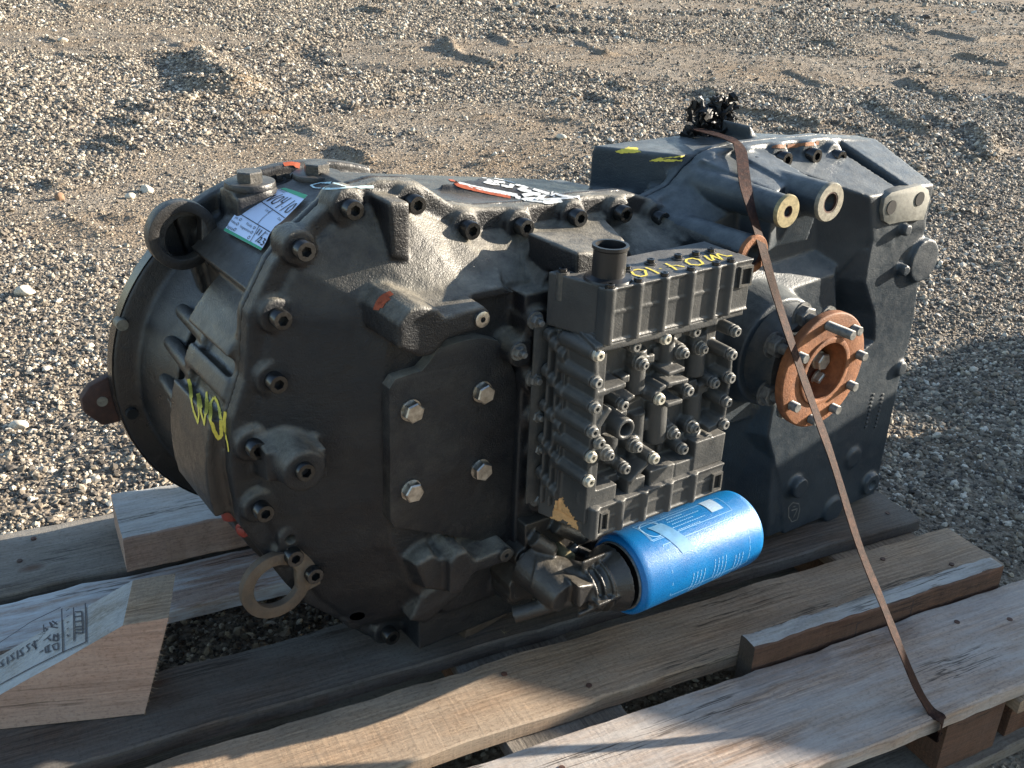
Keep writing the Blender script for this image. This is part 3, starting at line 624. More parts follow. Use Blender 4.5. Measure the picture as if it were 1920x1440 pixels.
# machined ends of the tubes and the two-hole pad
def boss_face(c_, ro, ri, mt, depth=.05):
    o = part('boss_face', MB().lathe((c_[0], c_[1], c_[2]), [(0, ri), (0, ro * .95), (.002, ro), (.006, ro), (.006, ri)], 40), M[mt])
    part('bore_wall', MB().lathe((c_[0], c_[1], c_[2]), [(.0005, ri * .86), (.0005, ri * .999), (.0045, ri * .999), (.0045, ri * .86)], 32), M['rust_dark'])
boss_face(yb, .0235, .0085, 'brass'); boss_face(rb_, .0285, .0155, 'machined'); boss_face(db, .0275, .0165, 'rust')
hp = [(1655, 395), (1659, 372), (1672, 361), (1690, 356), (1728, 347), (1741, 356), (1744, 372), (1738, 392), (1732, 412), (1690, 416), (1668, 421), (1658, 415)]
pad = part('hole_pad', MB().prism([XZ(*q, .951) for q in hp], .951, .97), M['pad'], bevel=.002)
for (px, py, r) in ((1672, 389, .0115), (1725, 373, .0115)): q = P(px, py, y=.950); part('bore_shade', MB().cyl((q[0], .9495, q[2]), (q[0], .96, q[2]), r, n=24), M['dark'])  # black discs on an uncut pad; their colour is the shade inside
if 0: part('bore_shade', MB().cyl((q[0], .9485, q[2]), (q[0], .96, q[2]), .010, n=24), M['dark'])
# --- two square-drive plugs on the bell
for (px, py) in ((468, 333), (594, 318)):
    q = P(px, py, z=.80)
    pl_ = part('filler_plug', MB().cyl((q[0], q[1], .788), (q[0], q[1], .796), .034, .033, 32), M['black'], bevel=.0015)
    hx = MB(); H = lambda rad, z: [(q[0] + rad * math.cos(math.pi / 3 * i + .2), q[1] + rad * math.sin(math.pi / 3 * i + .2), z) for i in range(6)]
    hx.loft([H(.0185, .796), H(.0185, .808), H(.017, .8095)])
    put('plug_head', hx.mesh('plug_head'), M['black'], pl_)
# --- lifting eyes
def eye(px, py, y, ro, ri, th, mt, tail, dep=0):
    c_ = P(px, py, y=y); b_ = MB().lathe((c_[0], y, c_[2]), [(0, ri), (0, ro), (th, ro), (th, ri)], 48)
    t = [P(*q, y=y) for q in tail]; b_.loft([[(p_[0], y + .0005, p_[2]) for p_ in t], [(p_[0], y + th - .0005, p_[2]) for p_ in t]])
    return part('lifting_eye', b_, mt, bevel=.0012)
eye(520, 1100, 1.058, .048, .0315, .012, M['rust_edge'], ((556, 1068), (528, 1055), (540, 1030), (565, 1032), (600, 1062), (602, 1095), (575, 1110), (560, 1130)), )
eye(345, 443, 1.30, .046, .032, .020, M['black'], ((378, 410), (392, 400), (402, 470), (392, 500), (379, 480)))
part('eye_cup', MB().lathe((P(352, 446, y=1.32)[0], 1.318, P(352, 446, y=1.32)[2]), [(0, .031), (0, .041), (.05, .041), (.055, 0), (.045, 0), (.045, .031)], 40), M['black'])
# bolts and red caps by the ring
q = P(334, 757, y=1.33); screw('socket', (q[0], 1.30, q[2]), M['dull'], rear); part('stud', MB().cyl((q[0], 1.31, q[2]), (q[0], 1.40, q[2]), .008), M['dull'])
q = P(430, 938, y=1.125)
part('drain_fitting', MB().cyl(q + [.0, 0, .02], q + [0, 0, -.006], .013, .013, 6), M['dull'])
part('red_cap', MB().cyl(q + [.0, 0, -.006], q + [0, 0, -.026], .0125, .0115, 12), M['red_cap'], bevel=.001)
q = P(460, 983, y=1.118); part('red_cap', MB().cyl(q + [-.01, -.012, 0], q + [.01, .0, 0], .0105, .0105, 12).cyl(q + [-.012, -.014, 0], q + [-.01, -.012, 0], .006, n=8), M['red_cap'], bevel=.001)
# windows in the left flank
for poly in (((439, 740), (468, 711), (482, 752), (466, 800), (436, 776)), ((430, 712), (449, 712), (446, 722))):
    pass

# --- output flange
OC = (1.2035, .86, .531)
of = MB().lathe(OC, [(.0, .047), (.0, .0895), (.002, .0915), (.013, .0915), (.015, .090), (.015, .060), (.06, .052), (.06, .047)], 96)
of.lathe(OC, [(-.0035, .0455), (-.0035, .0535), (.002, .0545), (.002, .0455)], 72)
flg = part('output_flange', of, M['rust'], bevel=.0008)
part('hub', MB().lathe(OC, [(.052, 0), (.052, .047), (.07, .047), (.07, 0)], 48).lathe(OC, [(.045, .030), (.045, .045), (.055, .045), (.055, .030)], 40), M['rust_dark'])
hubc = part('bearing_cover', MB().lathe(OC, [(.040, .053), (.040, .070), (.055, .074), (.085, .080), (.085, .0), (.060, .0), (.060, .053)], 64), M['grey'])
zz = lambda x, y: (1380 + x * .2083, 560 + y * .2083)
for i, (x, y, ln) in enumerate(((1062, 255, .014), (1145, 477, .014), (1070, 803, .014), (875, 1063, .014), (655, 1115, .014), (545, 903, .014), (640, 560, .014), (820, 285, .046))):
    q = P(*zz(x, y), y=.86); ang = math.atan2(q[2] - OC[2], q[0] - OC[0]); cx_, cz_ = OC[0] + .0765 * math.cos(ang), OC[2] + .0765 * math.sin(ang)
    st = MB()
    for k in range(int(ln / .002)):
        st.cyl((cx_, .86 - ln + k * .002, cz_), (cx_, .86 - ln + k * .002 + .001, cz_), .0066, .0074, 16); st.cyl((cx_, .86 - ln + k * .002 + .001, cz_), (cx_, .86 - ln + k * .002 + .002, cz_), .0074, .0066, 16)
    st.cyl((cx_, .86, cz_), (cx_, .885, cz_), .0074, n=16)
    put('stud', st.mesh('stud'), M['dull'], flg)
    screw('bighex', (cx_, .893, cz_), M['dull'], flg, 'stud_head'); st = None
    put('stud_shank', MB().cyl((cx_, .874, cz_), (cx_, .895, cz_), .008, n=14).mesh('stud_shank'), M['dull'], flg)
for (x, y) in ((800, 575), (795, 745)):
    q = P(*zz(x, y), y=.885); screw('hexs', (q[0], .885, q[2]), M['zinc'], flg, 'hub_screw'); put('hub_screw_shank', MB().cyl((q[0], .893, q[2]), (q[0], .913, q[2]), .011, n=14).mesh('hub_screw_shank'), M['rust_dark'], flg)

# --- valve block: middle casting, upper and lower covers
x0, x1, yf, yk = .765, 1.010, .860, .957
vb = MB()
vb.box(x0 + .004, x1 - .004, .903, yk, .40, .69)
for k in range(26):
    xx_, zz_ = random.uniform(x0 + .02, x1 - .02), random.uniform(.44, .65); vb.box(xx_ - random.uniform(.003, .012), xx_ + random.uniform(.003, .012), random.uniform(.884, .898), .91, zz_ - random.uniform(.003, .012), zz_ + random.uniform(.003, .012))
vb.box(x0, x1, .865, .90, .655, .672); vb.loft([[(x0 - .012, .862, .664), (x1 - .05, .862, .664), (x1 - .05, .862, .652), (x0 - .012, .862, .655)], [(x0, .93, .672), (x1, .93, .672), (x1, .93, .64), (x0, .93, .64)]])
vs = lambda x, y: (1020 + x * .20833, 620 + y * .20833)
SC = [(495, 225, 1), (825, 145, 0), (1100, 75, 1), (1365, 10, 0), (1730, 10, 0), (885, 300, 2), (1250, 200, 2), (1420, 160, 2), (1695, 220, 0), (480, 470, 0), (1680, 430, 0), (1305, 545, 0), (1540, 475, 0), (1045, 620, 1), (715, 670, 0), (465, 700, 0),
      (1650, 645, 0), (445, 915, 0), (505, 1015, 0), (575, 1115, 2), (430, 1140, 1), (410, 1360, 1), (830, 1045, 2), (1170, 925, 2), (1345, 870, 2), (1625, 845, 0), (1490, 985, 0), (1255, 1070, 0), (995, 1155, 1), (735, 1245, 0)]
SP = []
for (x, y, t) in SC:
    edge = x < 590 or x > 1600; yy = .862 if edge or t == 1 else (.872 if t == 0 else .880)
    q = P(*vs(x, y), y=yy); SP.append((q[0], yy, q[2], t)); vb.cyl((q[0], yy + .006, q[2]), (q[0], .93, q[2]), .0088 if t != 2 else .0115, .0105 if t != 2 else .0135, 16)
q = P(*vs(740, 895), y=.864); vb.lathe((q[0], .864, q[2]), [(0, .0095), (0, .0150), (.07, .0185), (.07, 0), (.02, 0), (.02, .0095)], 32)
for (xa, ya, xb, yb_, r, yy) in ((895, 190, 870, 580, .0145, .898), (1150, 60, 1120, 510, .012, .897), (1440, 50, 1410, 420, .0145, .897), (885, 750, 850, 1175, .012, .900), (1080, 650, 1060, 1020, .0165, .898), (1395, 580, 1370, 990, .014, .899), (1535, 120, 1500, 780, .010, .905), (545, 200, 520, 430, .008, .902), (640, 950, 620, 1200, .013, .902)):
    a_, b_ = P(*vs(xa, ya), y=yy - r), P(*vs(xb, yb_), y=yy - r); vb.cyl((a_[0], yy, a_[2]), (b_[0], yy, b_[2]), r, n=20)
for (xa, ya, xb, yb_, w_) in ((470, 240, 470, 460, .003), (475, 480, 460, 690, .003), (458, 710, 440, 900, .003), (430, 930, 405, 1340, .003), (1690, 230, 1675, 420, .003), (1675, 440, 1645, 640, .003), (1645, 650, 1615, 840, .003),
        (465, 590, 740, 490, .0035), (1120, 400, 1270, 345, .003), (1120, 490, 1300, 450, .003), (1110, 680, 1250, 635, .003), (740, 640, 820, 590, .0025), (480, 890, 600, 700, .004), (1480, 900, 1620, 830, .0045), (780, 1370, 940, 1190, .003), (510, 1000, 440, 920, .004), (1040, 540, 1100, 500, .003)):
    a_, b_ = P(*vs(xa, ya), y=.868), P(*vs(xb, yb_), y=.868); d_ = (b_ - a_); d_ /= np.linalg.norm(d_); nn_ = np.array([-d_[2], 0, d_[0]]) * w_
    vb.loft([[a_ - nn_, b_ - nn_, b_ + nn_, a_ + nn_], [p_ + [0, .055, 0] for p_ in (a_ - nn_ * 1.4, b_ - nn_ * 1.4, b_ + nn_ * 1.4, a_ + nn_ * 1.4)]])
# ledges that step down to the lower cover
for (xa, ya, xb, yb_) in ((640, 1420, 470, 1320), (760, 1220, 900, 1330), (960, 1140, 1150, 1290), (1190, 1080, 1400, 1210)):
    a_, b_ = P(*vs(xa, ya), y=.872), P(*vs(xb, yb_), y=.872); xx = sorted((a_[0], b_[0])); vb.box(xx[0], xx[1], .870, .93, .420, .452 - .004 * random.random())
vb.box(x1 - .055, x1 + .004, .868, .95, .43, .475)
for i in range(6): vb.box(x0 - .004, x0 + .012, .885, .945, .430 + i * .040, .448 + i * .040)
vb.loft([[(x0 - .002, .870, .405), (x0 + .014, .870, .405), (x0 + .014, .870, .655), (x0 - .002, .870, .655)], [(x0 - .008, .95, .40), (x0 + .014, .95, .40), (x0 + .014, .95, .66), (x0 - .008, .95, .66)]])
# stacked thin plates behind (left edge shows their cut-outs)
for k, yy in enumerate((.918, .930, .942)):
    vb.box(x0 - .012 - .004 * k, x1 + .006, yy, yy + .0045, .405, .655)
    for j in range(5): vb.cyl((x0 - .008 - .003 * k, yy, .43 + j * .05 + .01 * k), (x0 - .008 - .003 * k, yy + .012, .43 + j * .05 + .01 * k), .0095, n=10)
vblock = part('valve_block', vb, M['valve'], remesh=.0017, smooth=1); CAST.append(vblock)
part('gasket_plate', MB().box(x0 - .032, x1 + .01, .9585, .9615, .40, .662), M['valve'], bevel=.0008)
for (x, y, z, t) in SP:
    screw('fl' if t != 2 else 'fl2', (x, y - (.004 if t != 2 else .0035), z), M['zinc' if t == 1 else 'dull'], vblock)
    if t == 2: screw('small', (x, y - .008, z), M['dull'], vblock)
def cover(zt, zb, name, sgn):
    b_ = MB(); cx0 = x0 - (.0 if sgn > 0 else -.004)
    b_.loft([[(cx0 + .008, yf + .004, zt), (x1 + .003, yf + .004, zt), (x1 + .003, yf + .004, zb), (cx0 + .008, yf + .004, zb)], [(cx0 - .02, .953, zt), (x1 + .004, .953, zt), (x1 + .004, .953, zb), (cx0 - .02, .953, zb)]])
    zm = zb + (zt - zb) * .55
    b_.box(cx0 + .004, x1 + .005, yf + .0028, .94, zm - .0012, zm + .0012)
    xs_ = [cx0 + .006, cx0 + .050, cx0 + .093, cx0 + .138, cx0 + .182, cx0 + .209] if sgn > 0 else [cx0 + .006, cx0 + .050, cx0 + .092, cx0 + .138, cx0 + .185]
    for xx in xs_:
        b_.cyl((xx, yf + .005, zb - .001), (xx, yf + .005, zt + .002), .0072, n=16); b_.box(xx - .0072, xx + .0072, yf + .005, yf + .02, zb - .001, zt)
    b_.box(cx0 + .004, x1 + .004, yf + .0018, yf + .03, zt - .0025, zt + .0008); b_.box(cx0 + .004, x1 + .004, yf + .0018, yf + .03, zb - .0008, zb + .0022)
    o = part(name, b_, M['valve'], remesh=.0016, smooth=1); CAST.append(o)
    return o, xs_
ucov, uxs = cover(.734, .664, 'upper_cover', 1); lcov, lxs = cover(.428, .384, 'lower_cover', -1)
for i, xx in enumerate(uxs): screw('small', (xx, .866, .7405), M['bolt'], ucov, rot=(-math.pi / 2, 0, 0))
for (px, py) in ((1056, 502), (1176, 497), (1221, 485), (1272, 476), (1305, 471), (1334, 465)):
    q = P(px, py, z=.741); screw('small', (q[0], q[1], .741), M['bolt'], ucov, rot=(-math.pi / 2, 0, 0)); put('screw_boss', MB().cyl((q[0], q[1], .70), (q[0], q[1], .7362), .0085, n=14).mesh('screw_boss'), M['valve'], ucov)
def window(xa, xb, za, zb_, par):      # a socket let into the cover: raised frame round a shallow recess, its shade painted black
    fr_ = MB()
    fr_.box(xa - .003, xb + .003, yf - .001, yf + .006, zb_, zb_ + .003); fr_.box(xa - .003, xb + .003, yf - .001, yf + .006, za - .003, za); fr_.box(xa - .003, xa, yf - .001, yf + .006, za, zb_); fr_.box(xb, xb + .003, yf - .001, yf + .006, za, zb_)
    put('socket_frame', fr_.mesh('socket_frame'), M['valve'], par); put('socket', MB().box(xa, xb, yf + .0026, yf + .0035, za, zb_).mesh('socket'), M['dark'], par)
window(x1 - .018, x1 - .001, .702, .724, ucov); window(x1 - .016, x1 - .003, .392, .414, lcov); window(x0 + .020, x0 + .029, .394, .418, lcov)
q = P(1140, 522, z=.735)
pt = part('port_tube', MB().lathe((q[0], q[1], 0), [(.735, .0165), (.735, .030), (.7375, .029), (.739, .0225), (.740, .0205), (.772, .0205), (.774, .0225), (.778, .0225), (.778, .0185), (.736, .0185)], 48, axis='z'), M['plastic'])
part('tube_bottom', MB().cyl((q[0], q[1], .742), (q[0], q[1], .744), .0184), M['dark'])

# --- filter head, filter
FA, FZ, FR = .887, .2815, .060
fhd = MB()
fhd.prism([XZ(*q, .955) for q in ((985, 985), (1060, 960), (1110, 1010), (1115, 1060), (1060, 1125), (1010, 1120), (960, 1130), (955, 1100), (985, 1040))], .955, 1.03)
fhd.cyl((.735, .94, .30), (.80, .89, .285), .030, .026, 28); fhd.cyl((.78, FA, FZ), (.835, FA, FZ), .026, .030, 28); fhd.cyl((.80, FA, FZ), (.838, FA, FZ), .030, .050, 32)
fhd.cyl((.750, .880, .285), (.745, .955, .30), .024, .036, 24); fhd.box(.76, .84, .86, .866, .262, .268)
fhd.loft([[P(1085, 1100, y=.86), P(1150, 1090, y=.87), P(1150, 1100, y=.87), P(1085, 1140, y=.86)], [P(1085, 1100, y=.86) + [0, .05, 0], P(1150, 1090, y=.87) + [0, .05, 0], P(1150, 1100, y=.87) + [0, .05, 0], P(1085, 1140, y=.86) + [0, .05, 0]]])
fhd.cyl((.70, .93, .245), (.765, .885, .275), .012, .010, 14)
for (p0_, p1_, rr_) in (((1000, 1010), (1030, 1030), .012), ((1010, 1110), (1030, 1060), .010), ((1030, 1060), (1075, 1030), .009), ((1075, 1030), (1110, 1045), .009), ((1040, 985), (1090, 1005), .012)):
    fhd.cyl(P(*p0_, y=.945), P(*p1_, y=.935), rr_, rr_, 14); fhd.ball(P(*p1_, y=.935), rr_, 8)
for (px, py) in ((1003, 996), (984, 1046), (972, 1114), (1040, 992)): q = P(px, py, y=.955); fhd.cyl((q[0], .957, q[2]), (q[0], 1.0, q[2]), .015, .017, 18)
for k in range(3): fhd.cyl((.785 + k * .012, FA, FZ), (.788 + k * .012, FA, FZ), .033 + k * .004, n=32)
fhd.box(.78, .84, .846, .887, .279, .284); fhd.box(.78, .84, .885, .889, .235, .33)
fo = part('filter_head', fhd, M['black'], remesh=.0021, smooth=2); CAST.append(fo)
q = P(1062, 1047, y=.93); part('plug', MB().cyl((q[0], .925, q[2]), (q[0], .96, q[2]), .0125, n=24).box(q[0] - .010, q[0] + .010, .9235, .926, q[2] - .0015, q[2] + .0015), M['brass'], bevel=.0012)
xa, xb = .848, 1.094
can = MB().lathe((0, FA, FZ), [(xa + .006, .046), (xa + .001, .050), (xa, .054), (xa + .002, .0575), (xa + .006, FR - .0005), (xa + .016, FR), (xb - .016, FR), (xb - .007, FR * .972), (xb - .002, FR * .90), (xb, FR * .78), (xb + .001, 0)], 96, axis='x', closed=False)
can = part('oil_filter', can, M['blue'])
part('filter_seal', MB().lathe((0, FA, FZ), [(xa + .002, .0), (xa + .002, .0475), (xa + .0075, .0475), (xa + .0075, 0)], 64, axis='x'), M['plastic'])
part('clamp_ring', MB().lathe((0, FA, FZ), [(xa + .0015, .0470), (xa - .0015, .0485), (xa - .0015, .0500), (xa + .003, .0515)], 96, axis='x', closed=False), M['dull'])
def on_can(u, t, r=.00035):          # u along the can 0..1, t angle (0 = facing front, 90 = up)
    a = R_(180 - t); rr_ = FR + r; return Vector((xa + .016 + u * (xb - xa - .032), FA + rr_ * math.cos(a), FZ + rr_ * math.sin(a)))
def ribbon(pts, w, nrm=None, closed=False):
    """flat strip through 3D points with normals; returns MB"""
    b_ = MB(); vs_, fs_ = [], []; n_ = len(pts)
    for i in range(n_):
        p_, nn = pts[i]; a_ = pts[max(i - 1, 0)][0]; c_ = pts[min(i + 1, n_ - 1)][0]
        d_ = (c_ - a_); s_ = d_.cross(nn); s_ = s_.normalized() * w if s_.length > 0 else Vector((w, 0, 0))
        vs_ += [p_ + s_, p_ - s_]
    for i in range(n_ - 1): fs_.append((2 * i, 2 * i + 1, 2 * i + 3, 2 * i + 2))
    return b_.add(vs_, fs_)
def canline(b_, pts, w):
    q_ = []
    for (u0, t0), (u1, t1) in zip(pts[:-1], pts[1:]):
        for k in range(7):
            f = k / 6; u, t = u0 + (u1 - u0) * f, t0 + (t1 - t0) * f; q_.append((on_can(u, t), (on_can(u, t, 1) - on_can(u, t)).normalized()))
    r_ = ribbon(q_, w); b_.add(r_.v, r_.f)
pb = MB()
canline(pb, [(.12, 68), (.86, 68), (.86, 100), (.12, 100), (.12, 68)], .0004); canline(pb, [(.17, 58), (.90, 58), (.90, -20), (.17, -20)], .0004); canline(pb, [(.17, 58), (.17, -55)], .0004)
canline(pb, [(.11, 70), (.11, 108), (.27, 108), (.27, 70), (.11, 70)], .0004)
canline(pb, [(.19 + .075 * math.cos(a / 12 * math.pi), 89 + 17 * math.sin(a / 12 * math.pi)) for a in range(25)], .0007)
for k in range(7):                                     # rows of small print
    t = 106 - k * 6 if k < 6 else 70; u = .33 + (.0 if k % 2 else .02); e = u + random.uniform(.12, .30)
    while u < e: L_ = random.uniform(.006, .018); canline(pb, [(u, t), (u + L_, t)], .0009 if k in (1, 2) else .0006); u += L_ + .006
for k in range(11):
    u = .36 + (k % 4) * .035 + (k // 4) * .20; t = 5 if k // 4 != 1 else 12; e = t - random.uniform(25, 60)
    while t > e: L_ = random.uniform(2, 6); canline(pb, [(u, t), (u, t - L_)], .0006); t -= L_ + 1.6
put('can_print', pb.mesh('can_print', merge=False), M['print'], can)
def canpatch(u0, u1, t0, t1, r, fn=None):
    b_ = MB(); K, J = 8, 10; vs_ = []
    for i in range(K + 1):
        for j in range(J + 1):
            u = u0 + (u1 - u0) * i / K; t = t0 + (t1 - t0) * j / J
            if fn: u, t = fn(u, t)
            vs_.append(on_can(u, t, r))
    return b_.add(vs_, [(i * (J + 1) + j, i * (J + 1) + j + 1, (i + 1) * (J + 1) + j + 1, (i + 1) * (J + 1) + j) for i in range(K) for j in range(J)])
put('tape', canpatch(.17, .29, 92, 38, .0006, lambda u, t: (u + (92 - t) * .0022, t + random.uniform(-.5, .5))).mesh('tape'), M['clear'], can)
put('print_patch', canpatch(.70, .81, 104, 76, .0005).mesh('print_patch'), flat('pale_print', (.30, .42, .56), .5, var=.2, scale=500), can)

# ------------------------------------------------------------------ marks on the castings, laid on the real surface
dg = bpy.context.evaluated_depsgraph_get()
TR = []
for o in CAST:
    bm = bmesh.new(); bm.from_mesh(o.data); TR.append(BVHTree.FromBMesh(bm)); bm.free()
def hit(px, py):
    r = Vector(GR @ np.array([px - 960, py - 720, F_PX])).normalized(); best = None
    for t in TR:
        h = t.ray_cast(Vector(CAM), r)
        if h[0] is not None and (best is None or h[3] < best[3]): best = h
    if best is None: return None
    nn = best[1] if best[1].dot(r) < 0 else -best[1]
    return best[0] + nn * .0009, nn
def paint(polys, w, mt, name='paint_mark', parent=None, label=None, jit=.0):
    b_ = MB()
    for pl_ in polys:
        pts = []
        for (a, b) in zip(pl_[:-1], pl_[1:]):
            kk = max(2, int(math.hypot(b[0] - a[0], b[1] - a[1]) / 3))
            for k in range(kk):
                f = k / kk; h = hit(a[0] + (b[0] - a[0]) * f + random.uniform(-jit, jit), a[1] + (b[1] - a[1]) * f + random.uniform(-jit, jit))
                if h: pts.append(h)
        h = hit(*pl_[-1]); pts += [h] if h else []
        seg = []
        for p_ in pts:                                  # break strips over steps in depth
            if seg and (p_[0] - seg[-1][0]).length > .02:
                if len(seg) > 1: r_ = ribbon(seg, w); b_.add(r_.v, r_.f)
                seg = []
            seg.append(p_)
        if len(seg) > 1: r_ = ribbon(seg, w); b_.add(r_.v, r_.f)
    return put(name, b_.mesh(name, merge=False), mt, parent or GB, label=label, kind='stuff' if name == 'paint_mark' else None)
f4 = lambda x, y: (180 + x * .375, 380 + y * .375)
paint([[f4(*q) for q in s_] for s_ in ([(465, 880), (475, 960), (490, 1040), (512, 1100), (518, 1060), (510, 960), (512, 955), (528, 1050), (545, 1108), (552, 1030), (556, 945)],
      [(590, 975), (572, 1010), (572, 1080), (590, 1140), (612, 1180), (628, 1160), (625, 1080), (612, 1000), (595, 972)], [(648, 1045), (643, 1100), (650, 1160), (662, 1205), (666, 1245)])], .0022, M['yellow'], jit=.4, label='yellow handwritten W0 on the left flank')
f2 = lambda x, y: (1080 + x * .1875, 440 + y * .1875)
paint([[f2(*q) for q in s_] for s_ in ([(560, 365), (620, 352), (690, 362), (705, 410), (650, 425), (580, 405), (556, 375)], [(695, 332), (760, 358), (828, 395)], [(830, 342), (852, 346)], [(895, 292), (950, 320), (1010, 358)], [(935, 325), (1000, 312), (1085, 328)],
      [(1110, 250), (1165, 240), (1235, 258), (1272, 295), (1225, 312), (1140, 302), (1098, 275), (1105, 250)], [(1285, 215), (1335, 255), (1392, 275), (1360, 235), (1345, 205), (1405, 235), (1465, 258), (1420, 218), (1395, 188), (1450, 205), (1510, 222), (1560, 212)])], .0016, M['yellow'], parent=ucov, jit=.3, label='yellow handwritten W04-10 on the upper cover')
LATE = [([(1150, 284), (1178, 276), (1200, 278), (1196, 282), (1208, 286), (1165, 288)], 'yellow'), ([(1217, 301), (1230, 296), (1284, 291), (1282, 295), (1240, 298), (1280, 299), (1278, 303), (1222, 303)], 'yellow')]
f3 = lambda x, y: (680 + x / 3, 280 + y / 3)
paint([[f3(*q) for q in [(495, 172), (540, 205), (640, 228), (740, 250), (830, 268)]]], .004, M['orange_mark'], jit=.3)
paint([[f3(*q) for q in s_] for s_ in ([(540, 190), (650, 220), (760, 240), (870, 262)], [(680, 160), (720, 180), (690, 190), (760, 200), (730, 178), (800, 190)], [(740, 165), (790, 175), (850, 190), (830, 215), (780, 205)], [(860, 200), (920, 215), (880, 230), (950, 240)],
      [(900, 262), (960, 250), (1020, 262), (980, 285), (910, 275)], [(860, 268), (940, 292), (1040, 300), (1120, 290)], [(960, 225), (1020, 245), (1080, 262)], [(1060, 245), (1130, 265), (1220, 272)], [(1000, 285), (1100, 280), (1180, 275)])], .0035, M['white_mark'], jit=.4, label='white paint scrawl on the raised pad')
paint([[(583, 348), (600, 344), (622, 343), (650, 351), (655, 353), (620, 355), (590, 353), (583, 348)], [(655, 352), (700, 350)]], .0016, M['cyan_mark'], jit=.3)
paint([[(532, 309), (548, 307), (562, 311)]], .004, M['orange_mark'], jit=.3)
paint([[(706, 582), (712, 566), (722, 556), (735, 550)], [(712, 578), (718, 566), (728, 558)]], .0055, M['orange_mark'], jit=.5)
paint([[(1448, 276), (1500, 272), (1535, 268)]], .003, M['rust'], jit=.6)
paint([[(1478, 950), (1478, 968), (1484, 978), (1494, 974), (1499, 955), (1497, 944), (1486, 942), (1478, 950)], [(1483, 957), (1495, 953), (1487, 970)], [(1486, 950), (1491, 949)]], .0011, M['dull'], jit=.1, label='cast foundry mark')
for i, (a, b) in enumerate((((1637, 740), (1623, 800)), ((1655, 740), (1641, 800)))):     # raised lettering, too worn to read
    bb_ = MB()
    for k in range(9):
        h = hit(a[0] + (b[0] - a[0]) * k / 8, a[1] + (b[1] - a[1]) * k / 8)
        if h: c_ = h[0]; bb_.box(c_[0] - .003, c_[0] + .003, c_[1] - .001, c_[1] + .004, c_[2] - .002, c_[2] + .002)
    if bb_.v: put('cast_lettering', bb_.mesh('cast_lettering', bevel=.0005), M['grey'], GB)
bb_ = MB()
for k in range(5):
    h = hit(522 + k * 10, 333 - k * .4)
    if h: c_ = h[0]; bb_.lathe((c_[0], c_[1] - .001, c_[2]), [(0, .003), (0, .0055), (.004, .0055), (.004, .003)], 14) if k % 2 else bb_.box(c_[0] - .004, c_[0] + .004, c_[1] - .002, c_[1] + .003, c_[2] - .005, c_[2] + .005)
if bb_.v: put('cast_lettering', bb_.mesh('cast_lettering'), M['black'], GB)
# primer showing through below the valve block
cp = [(1042, 938), (1055, 930), (1062, 945), (1070, 958), (1082, 975), (1085, 990), (1078, 1000), (1070, 985), (1055, 975), (1040, 980), (1032, 972), (1036, 955)]
def inside(x, y, poly):
    c_ = False
    for (xa_, ya_), (xb_, yb2) in zip(poly, poly[1:] + poly[:1]):
        if (ya_ > y) != (yb2 > y) and x < (xb_ - xa_) * (y - ya_) / (yb2 - ya_) + xa_: c_ = not c_
    return c_
def decal(poly, mt, name, step=1.6, rag=2.2):
    b_ = MB(); xs_ = [p_[0] for p_ in poly]; ys_ = [p_[1] for p_ in poly]; g = {}
    nx, ny = int((max(xs_) - min(xs_)) / step) + 2, int((max(ys_) - min(ys_)) / step) + 2
    for i in range(nx):
        for j in range(ny):
            x, y = min(xs_) + i * step, min(ys_) + j * step
            jx = noise.noise(Vector((x * .22, y * .22, 1.3))) * rag * 2; jy = noise.noise(Vector((x * .22, y * .22, 7.3))) * rag * 2
            if inside(x + jx, y + jy, poly):
                h = hit(x, y)
                if h: g[i, j] = h[0]
    idx = {k: n_ for n_, k in enumerate(g)}; fs_ = []
    for (i, j) in g:
        q_ = [(i, j), (i + 1, j), (i + 1, j + 1), (i, j + 1)]
        if all(k in g for k in q_) and max((g[a_] - g[c_]).length for a_ in q_ for c_ in q_) < .018: fs_.append(tuple(idx[k] for k in q_))
    if fs_:
        left = set(range(len(fs_))); vf = {}
        for k, f_ in enumerate(fs_):
            for v in f_: vf.setdefault(v, []).append(k)
        best_ = []
        while left:
            st_k = [left.pop()]; comp = list(st_k)
            while st_k:
                for v in fs_[st_k.pop()]:
                    for k2 in vf[v]:
                        if k2 in left: left.discard(k2); st_k.append(k2); comp.append(k2)
            if len(comp) > len(best_): best_ = comp
        fs_ = [fs_[k] for k in best_]; used = sorted({v for f_ in fs_ for v in f_}); rem = {v: i_ for i_, v in enumerate(used)}; gv = list(g.values()); fs_ = [tuple(rem[v] for v in f_) for f_ in fs_]
    if fs_: b_.add([gv[v] for v in used], fs_); return put(name, b_.mesh(name, merge=False), mt, GB)
decal(cp, M['cream'], 'primer_patch')
for poly, mm_ in LATE: decal(poly, M[mm_], 'paint_mark', 1.0, .7)

